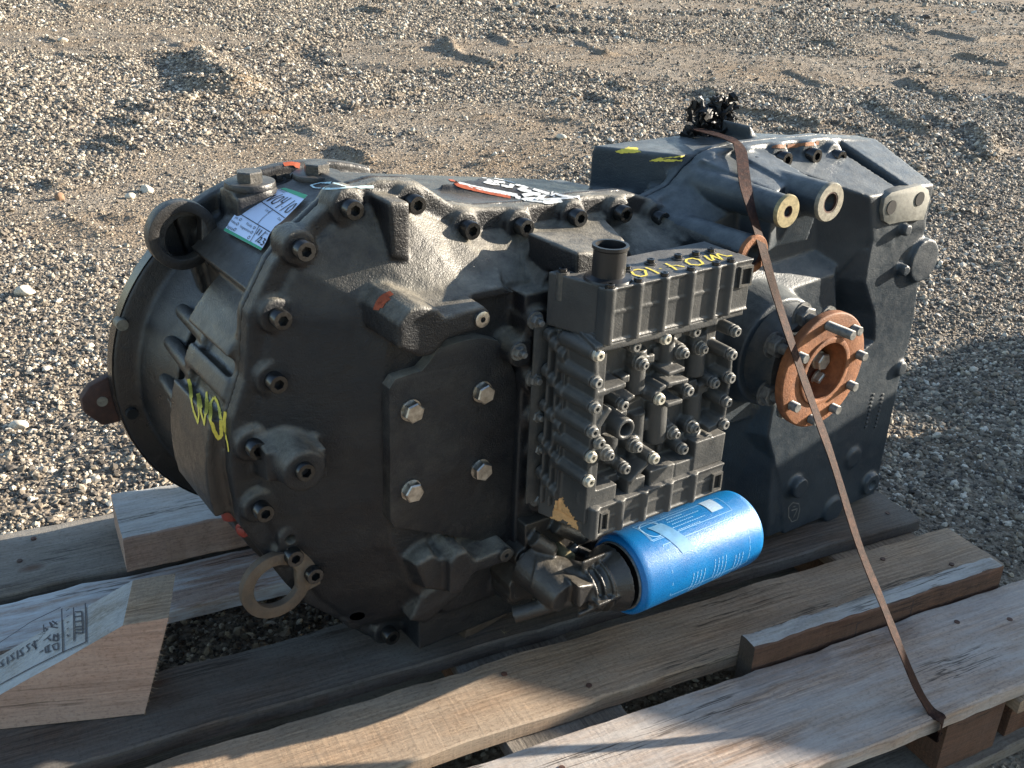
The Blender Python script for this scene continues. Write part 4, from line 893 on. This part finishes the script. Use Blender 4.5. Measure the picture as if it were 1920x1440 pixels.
# ------------------------------------------------------------------ paper label draped over the drum
LE = [(420, 433), (432, 415), (441, 402), (455, 386), (470, 372), (498, 360), (535, 353)]
RE = [(490, 470), (499, 455), (505, 440), (516, 425), (530, 415), (553, 392), (577, 367)]
def edge(E, v):
    t = v * (len(E) - 1); i = min(int(t), len(E) - 2); f = t - i; return E[i][0] + (E[i + 1][0] - E[i][0]) * f, E[i][1] + (E[i + 1][1] - E[i][1]) * f
def lab(u, v):
    a, b = edge(LE, v), edge(RE, v); return hit(a[0] + (b[0] - a[0]) * u, a[1] + (b[1] - a[1]) * u)
RHO = .3175
def cyl_hit(px, py):
    r = GR @ np.array([px - 960, py - 720, F_PX]); ox, oz = CAM[0] - .63, CAM[2] - .48
    A_ = r[0] ** 2 + r[2] ** 2; B_ = 2 * (ox * r[0] + oz * r[2]); C_ = ox * ox + oz * oz - RHO ** 2
    t = (-B_ - math.sqrt(max(B_ * B_ - 4 * A_ * C_, 0))) / 2 / A_; p_ = Vector(CAM + r * t)
    return p_, Vector((p_.x - .63, 0, p_.z - .48)).normalized()
def lab(u, v):
    a, b = edge(LE, v), edge(RE, v); return cyl_hit(a[0] + (b[0] - a[0]) * u, a[1] + (b[1] - a[1]) * u)
K, J = 16, 28; gl = {}
for i in range(K + 1):
    for j in range(J + 1):
        h = lab(i / K, j / J); gl[i, j] = h
def smooth_grid():
    g = {k: (v[0].copy() if v else None) for k, v in gl.items()}
    for _ in range(3):
        g2 = {}
        for (i, j), p_ in g.items():
            nb = [g[a] for a in ((i + 1, j), (i - 1, j), (i, j + 1), (i, j - 1)) if a in g and g[a] is not None]
            g2[i, j] = (p_ * .4 + sum(nb, Vector()) / len(nb) * .6) if (p_ is not None and 0 < i < K and 0 < j < J) else (sum(nb, Vector()) / len(nb) if p_ is None and nb else p_)
        g = g2
    return g
gs = smooth_grid()
def labp(u, v, off):
    x = min(max(u, 0), .9999) * K; y = min(max(v, 0), .9999) * J; i, j = int(x), int(y); fx, fy = x - i, y - j
    a, b, c_, d_ = gs[i, j], gs[i + 1, j], gs[i + 1, j + 1], gs[i, j + 1]
    p_ = a * (1 - fx) * (1 - fy) + b * fx * (1 - fy) + c_ * fx * fy + d_ * (1 - fx) * fy
    nn = (b - a).cross(d_ - a).normalized()
    if nn.dot(Vector(CAM) - p_) < 0: nn = -nn
    return p_ + nn * off, nn
def labgrid(u0, u1, v0, v1, off, name, mt, par, nu=12, nv=24):
    b_ = MB(); vs_ = [labp(u0 + (u1 - u0) * i / nu, v0 + (v1 - v0) * j / nv, off)[0] for i in range(nu + 1) for j in range(nv + 1)]
    b_.add(vs_, [(i * (nv + 1) + j, i * (nv + 1) + j + 1, (i + 1) * (nv + 1) + j + 1, (i + 1) * (nv + 1) + j) for i in range(nu) for j in range(nv)])
    return put(name, b_.mesh(name), mt, par)
lbl = labgrid(0, 1, 0, 1, .0006, 'paper_label', M['paper'], GB)
labgrid(0, 1, 0, .045, .0010, 'green_bar', M['green'], lbl, nv=2); labgrid(0, 1, .955, 1, .0010, 'green_bar', M['green'], lbl, nv=2)
def labline(pts, w, name='label_line', mt=None):
    q_ = []
    for (a, b) in zip(pts[:-1], pts[1:]):
        for k in range(8): q_.append(labp(a[0] + (b[0] - a[0]) * k / 7, a[1] + (b[1] - a[1]) * k / 7, .0014))
    b_ = ribbon(q_, w); return b_
lb = MB()
for s_, w in (([(0, .70), (1, .70)], .0006), ([(0, .37), (1, .37)], .0006), ([(.62, .37), (.62, .70)], .0005), ([(.68, .04), (.68, .37)], .0005)):
    r_ = labline(s_, w); lb.add(r_.v, r_.f)
def hand(strokes_, w):
    for s_ in strokes_: r_ = labline(s_, w); lb.add(r_.v, r_.f)
hand([[(.18, .88), (.22, .74), (.27, .86), (.32, .74), (.36, .90)], [(.44, .88), (.40, .82), (.42, .76), (.48, .75), (.51, .81), (.49, .88), (.44, .88)], [(.56, .90), (.57, .82), (.65, .82)], [(.65, .91), (.64, .82), (.62, .73)], [(.70, .78), (.715, .78)], [(.82, .90), (.76, .73)], [(.90, .87), (.86, .81), (.88, .75), (.94, .76), (.96, .82), (.94, .88), (.90, .87)]], .0010)
hand([[(.74, .33), (.71, .20)], [(.80, .33), (.77, .20)], [(.90, .34), (.78, .08)], [(.84, .19), (.88, .20), (.87, .15), (.83, .10), (.90, .10)], [(.93, .21), (.98, .20), (.94, .155), (.98, .13), (.96, .08), (.92, .09)]], .0009)
for (u, v) in ((.20, .29), (.20, .19), (.22, .09), (.60, .29), (.60, .19), (.60, .09)):
    hand([[(u + .022 * math.cos(a), v + .026 * math.sin(a)) for a in [2 * math.pi * k / 10 for k in range(11)]]], .0004)
put('label_writing', lb.mesh('label_writing', merge=False), M['ink'], lbl)
def labtext(txt, u, v, size):
    cu = bpy.data.curves.new('t', 'FONT'); cu.body = txt; cu.size = 1; cu.resolution_u = 2; o = bpy.data.objects.new('t', cu); COL.objects.link(o)
    me = bpy.data.meshes.new_from_object(o.evaluated_get(bpy.context.evaluated_depsgraph_get())); bpy.data.objects.remove(o); bpy.data.curves.remove(cu)
    for v_ in me.vertices: v_.co = labp(u + v_.co.x * size * .62, v + v_.co.y * size * .7, .0015)[0]
    put('label_text', me, M['ink'], lbl)
for t, u, v, s_ in (('Job', .06, .26, .10), ('Video', .02, .16, .10), ('Register', .0, .06, .10), ('Fluids', .38, .26, .11), ('Inspection', .28, .16, .11), ('Lot #', .50, .63, .09), ('Date', .88, .63, .08), ('Com', .88, .30, .08), ('WORK ORDER', .03, .92, .07), ('NUMBER', .02, .78, .07)): labtext(t, u, v, s_)

# ------------------------------------------------------------------ strap and black film bundle
SPATH = [(1340, 268, 1.20, .0), (1367, 277, 1.150, 0), (1374, 282, 1.110, 0), (1381, 298, 1.066, 0), (1400, 360, 1.005, 0), (1428, 460, .945, 0), (1463, 580, .885, 0), (1500, 690, .835, 0), (1528, 770, .80, 0), (1560, 860, .755, 0), (1610, 1020, .69, 0), (1650, 1120, .645, 0), (1680, 1195, .61, 0), (1715, 1280, .575, 0), (1740, 1330, .556, 0)]
CP = []
for px, py, y, _ in SPATH:
    if 275 < py < 700:                                   # the strap rides on whatever it crosses
        for dx in (-6, 0, 6):
            h = hit(px + dx, py)
            if h: y = min(y, h[0].y - .006)
    CP.append(Vector(P(px, py, y=y)))
CP = [Vector((1.238, 1.246, .55)), Vector((1.236, 1.236, .77)), Vector((1.235, 1.232, .812)), Vector((1.232, 1.216, .822)), Vector((1.205, 1.13, .829)), Vector((1.188, 1.085, .831)), Vector((1.181, 1.060, .822))] + CP[4:-1] + [Vector((1.1525, .552, .1425)), Vector((1.150, .533, .1420)), Vector((1.1495, .5285, .137)), Vector((1.1495, .528, .118)), Vector((1.1495, .532, .110)), Vector((1.152, .58, .108))]
def catmull(pts, k=8):
    o = []
    for i in range(len(pts) - 1):
        p0, p1, p2, p3 = pts[max(i - 1, 0)], pts[i], pts[i + 1], pts[min(i + 2, len(pts) - 1)]
        for j in range(k):
            t = j / k; o.append(.5 * ((2 * p1) + (-p0 + p2) * t + (2 * p0 - 5 * p1 + 4 * p2 - p3) * t * t + (-p0 + 3 * p1 - 3 * p2 + p3) * t ** 3))
    return o + [pts[-1]]
cl = catmull(CP); rings = []
for i, p_ in enumerate(cl):
    d_ = (cl[min(i + 1, len(cl) - 1)] - cl[max(i - 1, 0)]).normalized(); f = i / len(cl)
    s_ = Vector((1, .12 + .35 * f, 0)); s_ = (s_ - d_ * s_.dot(d_)).normalized(); nn = d_.cross(s_).normalized(); w = .0096 + .0005 * math.sin(i * .7)
    rings.append([p_ + s_ * w + nn * .0007, p_ + s_ * w - nn * .0007, p_ - s_ * w - nn * .0007, p_ - s_ * w + nn * .0007])
stp = put('steel_strap', MB().loft(rings).mesh('steel_strap'), M['strap'], label='narrow rusty steel strap pulled taut over the gearbox and down to the front plank', cat='strap')
# crumpled film: folded sheets round a core
fb = MB(); c0 = Vector(P(1338, 228, y=1.215)); base = Vector(P(1340, 272, y=1.2))
def crumple(center, R, seed, n_=5, sq=(1, 1, 1)):
    bm = bmesh.new(); bmesh.ops.create_icosphere(bm, subdivisions=5, radius=1)
    for v in bm.verts:
        d = v.co.normalized(); o_ = Vector((seed * 3.1, seed * 1.7, 0))
        a = abs(noise.noise(d * 1.7 + o_)) * 1.2; b = abs(noise.noise(d * 3.6 + o_)) * 1.1; c_ = abs(noise.noise(d * 8 + o_)) * .45
        rr_ = R * (.55 + a + b * .8 - c_); v.co = center + Vector((d.x * rr_ * sq[0], d.y * rr_ * sq[1], d.z * rr_ * sq[2]))
    fb.add([v.co for v in bm.verts], [[v.index for v in f.verts] for f in bm.faces]); bm.free()
crumple(c0 + Vector((.002, 0, -.004)), .030, 1, sq=(1.0, .8, 1)); crumple(c0 + Vector((.020, 0, .018)), .018, 2); crumple(base + Vector((.008, 0, .016)), .021, 3, sq=(1.1, .8, .9)); crumple(c0 + Vector((-.022, 0, -.010)), .017, 5)
def flap(a, d, L_, w, seed, curl=1.0):
    r = random.Random(seed); rings_ = []; p_ = Vector(a); d = Vector(d).normalized(); s_ = d.orthogonal().normalized(); s_.rotate(Matrix.Rotation(r.uniform(0, 6), 3, d)); ks = 9; ax = Vector((r.uniform(-1, 1), r.uniform(-1, 1), r.uniform(-1, 1))).normalized(); vs_ = []
    for i in range(ks):
        ww = w * (1 - .3 * abs(i / ks - .4)) * r.uniform(.75, 1.2); nn = d.cross(s_)
        vs_ += [p_ + s_ * ww + nn * r.uniform(-.5, .5) * ww * .5, p_ + nn * r.uniform(-.4, .4) * ww, p_ - s_ * ww + nn * r.uniform(-.5, .5) * ww * .5]
        p_ = p_ + d * (L_ / ks); rot = Matrix.Rotation(r.uniform(.0, .35) * curl, 3, ax); d = rot @ d; s_ = rot @ s_; s_.rotate(Matrix.Rotation(r.uniform(-.4, .4), 3, d))
    fs_ = []
    for i in range(ks - 1):
        for j in (0, 1): fs_.append((3 * i + j, 3 * i + j + 1, 3 * i + j + 4, 3 * i + j + 3))
    fb.add(vs_, fs_)
for (px, py, dx, dz, L_, w) in ((1310, 205, -.8, .4, .030, .011), (1300, 215, -.7, .1, .026, .012), (1318, 195, -.4, .6, .022, .010), (1345, 200, .1, 1, .018, .007), (1365, 195, .3, 1, .022, .009), (1372, 205, .9, .3, .014, .008), (1300, 240, -.9, -.7, .028, .012), (1292, 245, -.3, -.5, .02, .010), (1365, 225, .8, -.1, .018, .009), (1372, 245, .5, -.8, .026, .011), (1330, 250, -.2, -1, .026, .008), (1350, 240, .1, -.9, .03, .010), (1315, 262, -.8, -.5, .028, .005)):
    q = P(px, py, y=1.205); flap(q, (dx, random.uniform(-.7, .2), dz), L_, w, px + py)
for k in range(14):
    a = random.uniform(0, 6.28); e = random.uniform(-1, 1); r_ = .030; d = Vector((math.cos(a) * math.cos(e), math.sin(a) * math.cos(e), math.sin(e)))
    flap(c0 + Vector((d.x * r_, d.y * r_ * .8, d.z * r_ * 1.0)), d + Vector((random.uniform(-1, 1), random.uniform(-1, 1), random.uniform(-1, 1))), random.uniform(.018, .040), random.uniform(.009, .019), 900 + k, 1.6)
fbm = fb.mesh('film_bundle', shade=True, merge=False)
put('film_bundle', fbm, M['film'], label='crumpled bundle of black plastic film standing on top of the gearbox', cat='plastic film')

# ================================================================== pallet
PAL = put('wooden_pallet', None, None, None, (0, 0, 0), (0, 0, -YAW), 'weathered wooden pallet of long planks under the gearbox', 'pallet'); WORLD['wooden_pallet'] = Vector((0, 0, 0))
def plank_mesh(L_, w, t, seed, seg=72, chip=.0019, split=0):
    """rounded, slightly warped board centred at its own origin, long side along x"""
    r = random.Random(seed); e = .0025
    prof = [(-w / 2 + e, t / 2), (-w / 4, t / 2), (0, t / 2), (w / 4, t / 2), (w / 2 - e, t / 2), (w / 2, t / 2 - e), (w / 2, -t / 2 + e), (w / 2 - e, -t / 2), (-w / 2 + e, -t / 2), (-w / 2, -t / 2 + e), (-w / 2, t / 2 - e)]
    rings_ = []
    for i in range(seg + 1):
        x = -L_ / 2 + L_ * i / seg; ring = []
        for k, (y, z) in enumerate(prof):
            j = noise.noise(Vector((x * 9, y * 14, seed))) * chip * 1.6 + noise.noise(Vector((x * 34, k * 3.1, seed))) * chip
            xx = x + (noise.noise(Vector((y * 60, z * 60, seed + i))) * .002 if i in (0, seg) else 0)
            ring.append((xx, y + (j if abs(y) > w * .4 else 0), z + (j * .8 if z > 0 else 0)))
        rings_.append(ring)
    return MB().loft(rings_)
def plank(name, xa, xb, ya, yb_, zt, t, mt, par=PAL, label=None, along='x', seed=0, rz=0, **k):
    if along == 'x': m_ = plank_mesh(xb - xa, yb_ - ya, t, seed)
    else: m_ = plank_mesh(yb_ - ya, xb - xa, t, seed, 24); rz += math.pi / 2
    me = m_.mesh(name); return put(name, me, mt, par, loc=Vector(((xa + xb) / 2, (ya + yb_) / 2, zt - t / 2)), rot=(0, 0, rz), label=label, **k)
T = .026
plank('plank', -.42, 1.452, 1.510, 1.690, .140, T, M['w_grey'], seed=1)
plank('plank', -.42, 1.440, 1.372, 1.490, .138, T, M['w_white'], seed=2)
plank('plank', -.42, 1.432, 1.100, 1.232, .140, T, M['w_dark'], seed=3)
plank('plank', -.42, 1.457, .932, 1.062, .140, T, M['w_tan'], seed=4)
plank('plank', -.42, 1.62, .705, .890, .140, T, M['w_front'], seed=5)
for i, (xa_, xb_, mt) in enumerate(((-.25, -.06, 'w_grey'), (.496, .680, 'w_grey'), (1.222, 1.422, 'w_tan'))):
    plank('cross_board', xa_, xb_, .70, 1.70, .113, .024, M[mt], along='y', seed=10 + i)
    for ya_ in (.72, 1.12, 1.56):
        plank('spacer_block', xa_ + .02, xb_ - .02, ya_, ya_ + .12, .088, .068, M['w_red'], seed=20 + i)
plank('spacer_block', 1.085, 1.205, .708, .83, .113, .090, M['w_red'], seed=31)
for ya_, yb2 in ((.70, .84), (1.12, 1.24), (1.56, 1.68)): plank('bottom_board', -.42, 1.50, ya_, yb2, .0195, .022, M['w_grey'], seed=int(ya_ * 50))
NL = [(1893, 1162), (63, 1010), (37, 1052)]
for (X_, Y_) in ((1.27, 1.03), (1.37, .97), (1.30, 1.20), (1.39, 1.14), (.53, .84), (.62, .76), (.54, 1.03), (.64, .96), (1.25, .85), (1.36, .75), (.10, 1.44)):
    NL.append((X_, Y_))
for (px, py) in NL:
    if px > 5: c_ = RW @ np.array([px - 960, py - 720, F_PX]); c_ = c_ * (-1.0 / c_[2])
    else: c_ = (px, py)
    put('nail', MB().cyl((0, 0, -.002), (0, 0, .0012), .0045, n=10).mesh('nail'), M['rust_dark'], PAL, loc=Vector((c_[0], c_[1], .1405)))
# loose timbers
def pw(px, py, z): r = RW @ np.array([px - 960, py - 720, F_PX]); t = (z - 1.14) / r[2]; return GY @ (CAM + r * t)
def loose(name, xa_, xb_, ya_, yb_, za, zb_, mt, label, seed, rz=0, cat='timber'):
    c_ = GY @ np.array([(xa_ + xb_) / 2, (ya_ + yb_) / 2, 0]); me = plank_mesh(xb_ - xa_, yb_ - ya_, zb_ - za, seed).mesh(name)
    return put(name, me, M[mt], None, loc=Vector((c_[0], c_[1], (za + zb_) / 2)), rot=(0, 0, -YAW + rz), label=label, cat=cat)
t1 = loose('timber', .088, .62, 1.492, 1.640, .141, .206, 'w_pink', 'square-cut timber with grey top and pink side lying under the bell housing', 41)
t2 = loose('timber', .880, 1.400, .8965, .9275, .092, .176, 'w_red', 'red-brown timber on edge with a black stamp, wedged between two front planks', 42)
# grey weathered top skins of the timbers are the same wood gone silver: second material on the top faces
def top_material(o, mt, thr=.8):
    o.data.materials.append(M[mt])
    for p_ in o.data.polygons:
        if p_.normal.z > thr: p_.material_index = 1
def end_material(o, mt):
    o.data.materials.append(M[mt]); k = len(o.data.materials) - 1
    for p_ in o.data.polygons:
        if abs(p_.normal.x) > .7: p_.material_index = k
top_material(t1, 'w_pale'); top_material(t2, 'w_pale'); end_material(t2, 'w_old')
# stamp on the red-brown timber
def stamp_quads(fn, strokes_, w, name, par_loc=None):
    b_ = MB()
    for s_ in strokes_:
        pts = [fn(*q) for q in s_]; nn = fn.normal
        r_ = ribbon([(Vector(p_), nn) for p_ in pts], w); b_.add(r_.v, r_.f)
    return b_
o2 = WORLD[t2.name]
def f_t2(u, v): return (u, -.0166, v)
f_t2.normal = Vector((0, -1, 0))
LET = {'D': [[(0, 0), (0, 1), (.6, .8), (.6, .2), (0, 0)]], 'E': [[(.6, 0), (0, 0), (0, 1), (.6, 1)], [(0, .5), (.5, .5)]], 'B': [[(0, 0), (0, 1), (.55, .9), (.5, .55), (0, .5), (.6, .35), (.55, .05), (0, 0)]], 'Y': [[(0, 1), (.3, .5), (.6, 1)], [(.3, .5), (.3, 0)]],
       'H': [[(0, 0), (0, 1)], [(.6, 0), (.6, 1)], [(0, .5), (.6, .5)]], 'T': [[(0, 1), (.6, 1)], [(.3, 1), (.3, 0)]], '-': [[(.1, .5), (.5, .5)]], '4': [[(.45, 0), (.45, 1), (0, .35), (.65, .35)]], '9': [[(.55, .55), (.1, .55), (.05, .95), (.55, .95), (.55, .4), (.3, 0)]], '2': [[(0, .8), (.3, 1), (.6, .75), (0, 0), (.6, 0)]],
       '1': [[(.1, .75), (.35, 1), (.35, 0)]], 'S': [[(.6, .9), (.2, 1), (.05, .7), (.55, .4), (.4, 0), (0, .1)]], 'U': [[(0, 1), (.05, .1), (.3, 0), (.55, .1), (.6, 1)]], ' ': []}
def word(txt, x, y, h, dx=1, dy=1):
    o = []
    for ch in txt:
        for s_ in LET[ch]: o.append([(x + dx * a * h, y + dy * b * h) for a, b in s_])
        x += dx * h * .85
    return o
sb = MB()
for sset, w in (([[(-.06, .024), (-.06, -.014), (-.05, -.014)], [(-.06, .024), (-.05, .024)], [(.056, .034), (.056, -.026)]] + word('B', .02, .008, .017) + word('B', .02, -.018, .017) + word('H', .036, .008, .017) + word('E', .036, -.018, .017) + word('S', .074, -.008, .012), .0011),):
    for s_ in sset:
        r_ = ribbon([(Vector(f_t2(*q)), Vector((0, -1, 0))) for q in s_], w); sb.add(r_.v, r_.f)
st_ = bpy.data.objects.new('ink_stamp', sb.mesh('ink_stamp', merge=False)); COL.objects.link(st_); st_.data.materials.append(flat('faded_ink', (.03, .02, .02), .8)); st_.parent = t2
# stamped wedge in the lower left corner
Q1, Q0 = pw(270, 1339, .142), pw(0, 1367, .142); ud = (Q1 - Q0); ud[2] = 0; ud /= np.linalg.norm(ud); vd = np.array([-ud[1], ud[0], 0])
def onface(px, py, off=0):
    r = GR @ np.array([px - 960, py - 720, F_PX]); t = ((Q1 + vd * off - CAM) @ vd) / (r @ vd); return CAM + r * t
cr = lambda x, y: (x * .4027, 860 + y * .4027)
F1, F2, F3, F4, F5 = onface(*cr(570, 780)), onface(*cr(785, 740)), onface(*cr(672, 1190)), onface(*cr(0, 1262)), onface(*cr(0, 1100))
slope = (F5 - F1) / np.linalg.norm(F5 - F1); F5 = F1 + slope * .42; F4 = F3 - ud * .55; F4[2] = .142; F5 = F1 + slope * min(.42, (F1[2] - .150) / max(-slope[2], 1e-3)); 
best = min(((np.linalg.norm((lambda w: (w[:2] / w[2] * F_PX + [960, 720]))(GR.T @ (F2 + vd * d - CAM)) - np.array(cr(740, 520))), d) for d in np.linspace(.03, .3, 120)))
DEP = best[1]; print('wedge depth', DEP, F1, F2, F3, F5)
F3[2] = .142; F4 = F5.copy(); F4[2] = .142
front_poly = [F1, F2, F3, F4, F5]; ns = 14
def sub(poly, m_=10):
    o = []
    for a, b in zip(poly, poly[1:] + poly[:1]):
        for k in range(m_): o.append(a + (b - a) * k / m_)
    return o
rr2 = []
for k in range(7):
    ring = sub([p_ + vd * DEP * k / 6 for p_ in front_poly]); rr2.append([p_ + np.array([noise.noise(Vector(p_) * 12) * .0016, 0, noise.noise(Vector(p_) * 15) * .0012]) for p_ in ring])
wc = np.array([F1[0], F1[1], .142]); wrot = math.atan2(ud[1], ud[0])
wb = MB().loft(rr2); Ri = np.array([[math.cos(wrot), math.sin(wrot), 0], [-math.sin(wrot), math.cos(wrot), 0], [0, 0, 1]])
wb.v = [tuple(Ri @ (np.array(v) - wc)) for v in wb.v]
wme = wb.mesh('timber_wedge'); wdg = put('timber_wedge', wme, M['w_pink'], None, loc=Vector(wc), rot=(0, 0, wrot), label='thick sawn timber wedge with black stamped lettering on its pale slanted side, lower left corner', cat='timber')
wme.materials.append(M['w_pale']); wme.materials.append(M['w_tan'])
for p_ in wme.polygons:
    if p_.normal.z > .25: p_.material_index = 1 if p_.normal.x < -.3 else 2
# splinters along the sawn edge
spb = MB(); 
for k in range(200):
    f = random.random(); p_ = Ri @ (F2 + (F3 - F2) * f - wc); L_ = random.uniform(.002, .014) * random.random() + .002; d = Vector((random.uniform(.1, 1), random.uniform(-.8, .3), random.uniform(-.9, .5))).normalized() * L_
    p_ = Vector(p_) + Vector((-.002, .002, 0)); w = Vector((random.uniform(-1, 1), random.uniform(-1, 1), random.uniform(-1, 1))) * .0007
    spb.add([p_ + w, p_ - w, p_ + d], [(0, 1, 2)])
put('splinters', spb.mesh('splinters', shade=False, merge=False), M['w_tan'], wdg, loc=Vector(wc) if False else None, kind='stuff'); bpy.data.objects['splinters'].location = (0, 0, 0)
# stamp on the slanted face: frame, striped emblem and letters
e1 = -(F1 - F5) / np.linalg.norm(F1 - F5); e2 = vd; nrm = np.cross(e1, e2); nrm = nrm if nrm[2] > 0 else -nrm
def on_sl(a, b): p_ = F1 + e1 * a + e2 * b * DEP + nrm * .0012; return Vector(Ri @ (p_ - wc))
def slpx(px, py):
    r = GR @ np.array([px - 960, py - 720, F_PX]); t = ((F1 - CAM) @ nrm) / (r @ nrm); p_ = CAM + r * t + nrm * .0012; return Vector(Ri @ (p_ - wc))
stb = MB(); nv_ = Vector(Ri @ nrm)
S_ = [[(290, 700), (295, 905)], [(400, 675), (403, 855)], [(345, 695), (347, 850)], [(0, 860), (150, 760), (285, 695)], [(405, 855), (290, 905), (150, 975), (0, 1055)],
      [(383, 715), (388, 815), (352, 812)], [(350, 716), (383, 714)], [(350, 738), (383, 735)], [(352, 760), (385, 758)], [(352, 785), (386, 783)], [(352, 798), (386, 796)],
      [(325, 700), (310, 712)], [(322, 732), (312, 738)], [(322, 760), (312, 766)], [(322, 790), (312, 796)], [(322, 830), (314, 822)]]
S_ += [[(268, 760), (250, 780), (232, 762), (245, 785)], [(272, 790), (238, 785)], [(205, 775), (208, 808), (225, 800), (210, 790)], [(270, 775), (245, 758)]]
S_ += [[(270, 815), (272, 850), (250, 848), (252, 820), (270, 832)], [(238, 822), (222, 835), (240, 850)], [(205, 850), (225, 835)], [(178, 845), (150, 868), (172, 885)], [(160, 850), (170, 890)], [(142, 862), (125, 872), (138, 888), (128, 905)], [(112, 880), (95, 895), (110, 918), (92, 922)], [(82, 895), (84, 935)], [(68, 905), (52, 918), (66, 935), (48, 945)], [(35, 925), (38, 960)], [(20, 935), (5, 950), (18, 965), (2, 972)]]
S_ += [[(272, 860), (274, 890), (255, 892), (245, 870), (272, 860)], [(235, 868), (212, 880), (215, 905), (240, 898)], [(225, 872), (228, 900)], [(205, 893), (185, 905)]]
for s_ in S_:
    pts = []
    for a, b in zip(s_[:-1], s_[1:]):
        for k in range(4): pts.append((slpx(*cr(a[0] + (b[0] - a[0]) * k / 4, a[1] + (b[1] - a[1]) * k / 4)), nv_))
    pts.append((slpx(*cr(*s_[-1])), nv_)); r_ = ribbon(pts, .0011); stb.add(r_.v, r_.f)
st2 = bpy.data.objects.new('ink_stamp', stb.mesh('ink_stamp', merge=False)); COL.objects.link(st2); st2.data.materials.append(flat('stamp_ink', (.05, .05, .06), .8)); st2.parent = wdg
# block of scrap wood jammed under the cover
c_ = P(900, 1160, z=.150); ob = put('wood_chock', plank_mesh(.085, .045, .040, 77, 12, .003).mesh('wood_chock'), M['w_old'], None, loc=Vector((c_[0], c_[1] + .01, .161)), rot=(0, 0, .15), label='small dark broken chock of wood under the middle of the gearbox', cat='wood chock')
# dry weed blades
wd = MB()
for (px, py, n_) in ((944, 1186, 9), (1665, 1155, 3)):
    p0 = Vector(P(px, py, z=.142))
    for k in range(n_):
        a = random.uniform(0, 6.28); d = Vector((math.cos(a), math.sin(a), random.uniform(.2, .9))) * random.uniform(.006, .014); w = Vector((.0005, .0003, 0)); wd.add([p0 + w, p0 - w, p0 + d], [(0, 1, 2)])
put('dry_grass', wd.mesh('dry_grass', shade=False, merge=False), flat('straw', (.30, .25, .13), .8), label='dry straw blades caught on the planks', cat='straw', kind='stuff')

# ================================================================== unseen crates added right of the view to cast shade on pallet and gravel
def shade_crate(cx, cy, ang, lx, ly, h, label, n_=7):
    r_ = put('shade_crate', None, None, None, (cx, cy, 0), (0, 0, ang), label, 'shade_crate', None); WORLD[r_.name] = Vector((0, 0, 0)); t = .018
    hb = h / n_
    for k in range(n_):
        for (xa_, xb_, ya_, yb_, al) in ((-lx / 2, lx / 2, -ly / 2, -ly / 2 + t, 'x'), (-lx / 2, lx / 2, ly / 2 - t, ly / 2, 'x'), (-lx / 2, -lx / 2 + t, -ly / 2 + t, ly / 2 - t, 'y'), (lx / 2 - t, lx / 2, -ly / 2 + t, ly / 2 - t, 'y')):
            L_ = (xb_ - xa_) if al == 'x' else (yb_ - ya_); me = plank_mesh(L_, t, hb - .002, k, 12).mesh('side_board')
            put('side_board', me, M['w_tan'], r_, loc=Vector(((xa_ + xb_) / 2, (ya_ + yb_) / 2, hb * (k + .5))), rot=(0, 0, 0 if al == 'x' else math.pi / 2))
    nt = max(2, int(ly / .12))
    for k in range(nt): me = plank_mesh(lx, ly / nt - .002, t, 60 + k, 12).mesh('lid_board'); put('lid_board', me, M['w_tan'], r_, loc=Vector((0, -ly / 2 + (k + .5) * ly / nt, h + t / 2)))
    return r_
SH = Vector((-sd.x, -sd.y)).normalized(); TE = math.tan(SUN_EL)
def sunward(x, y, z, h): b_ = (h - z) / TE; return Vector((x + SH.x * b_, y + SH.y * b_))
H1 = .78
pa, pb2 = sunward(.60, 1.01, .14, H1), sunward(1.02, .47, .14, H1)
d12 = (pb2 - pa).normalized(); mid = (pa + pb2) / 2; nout = Vector((-d12.y, d12.x)); nout = nout if nout.dot(SH) > 0 else -nout
ang = math.atan2(d12.y, d12.x)
# (placed so that the long top edge nearest the gearbox throws the oblique shadow edge seen on the front planks)
LX, LY = .95, .80
e0 = pa - d12 * .02; cc = e0 + d12 * LX / 2 + nout * LY / 2
shade_crate(cc.x, cc.y, ang, LX, LY, H1 - .018, 'lower of two unseen wooden crates added to cast shade, nearer the pallet and its front planks')

H2 = 1.25; cs = sunward(2.80, 1.545, 0, H2); dx2 = Vector((-.995, -.11)).normalized(); dy2 = Vector((.11, -.995))
cc = cs + dx2 * .30 + dy2 * .62
shade_crate(cc.x, cc.y, math.atan2(dx2.y, dx2.x), .60, 1.24, H2 - .018, 'taller of two unseen wooden crates added to cast shade, farther to the right beyond the pallet', 11)
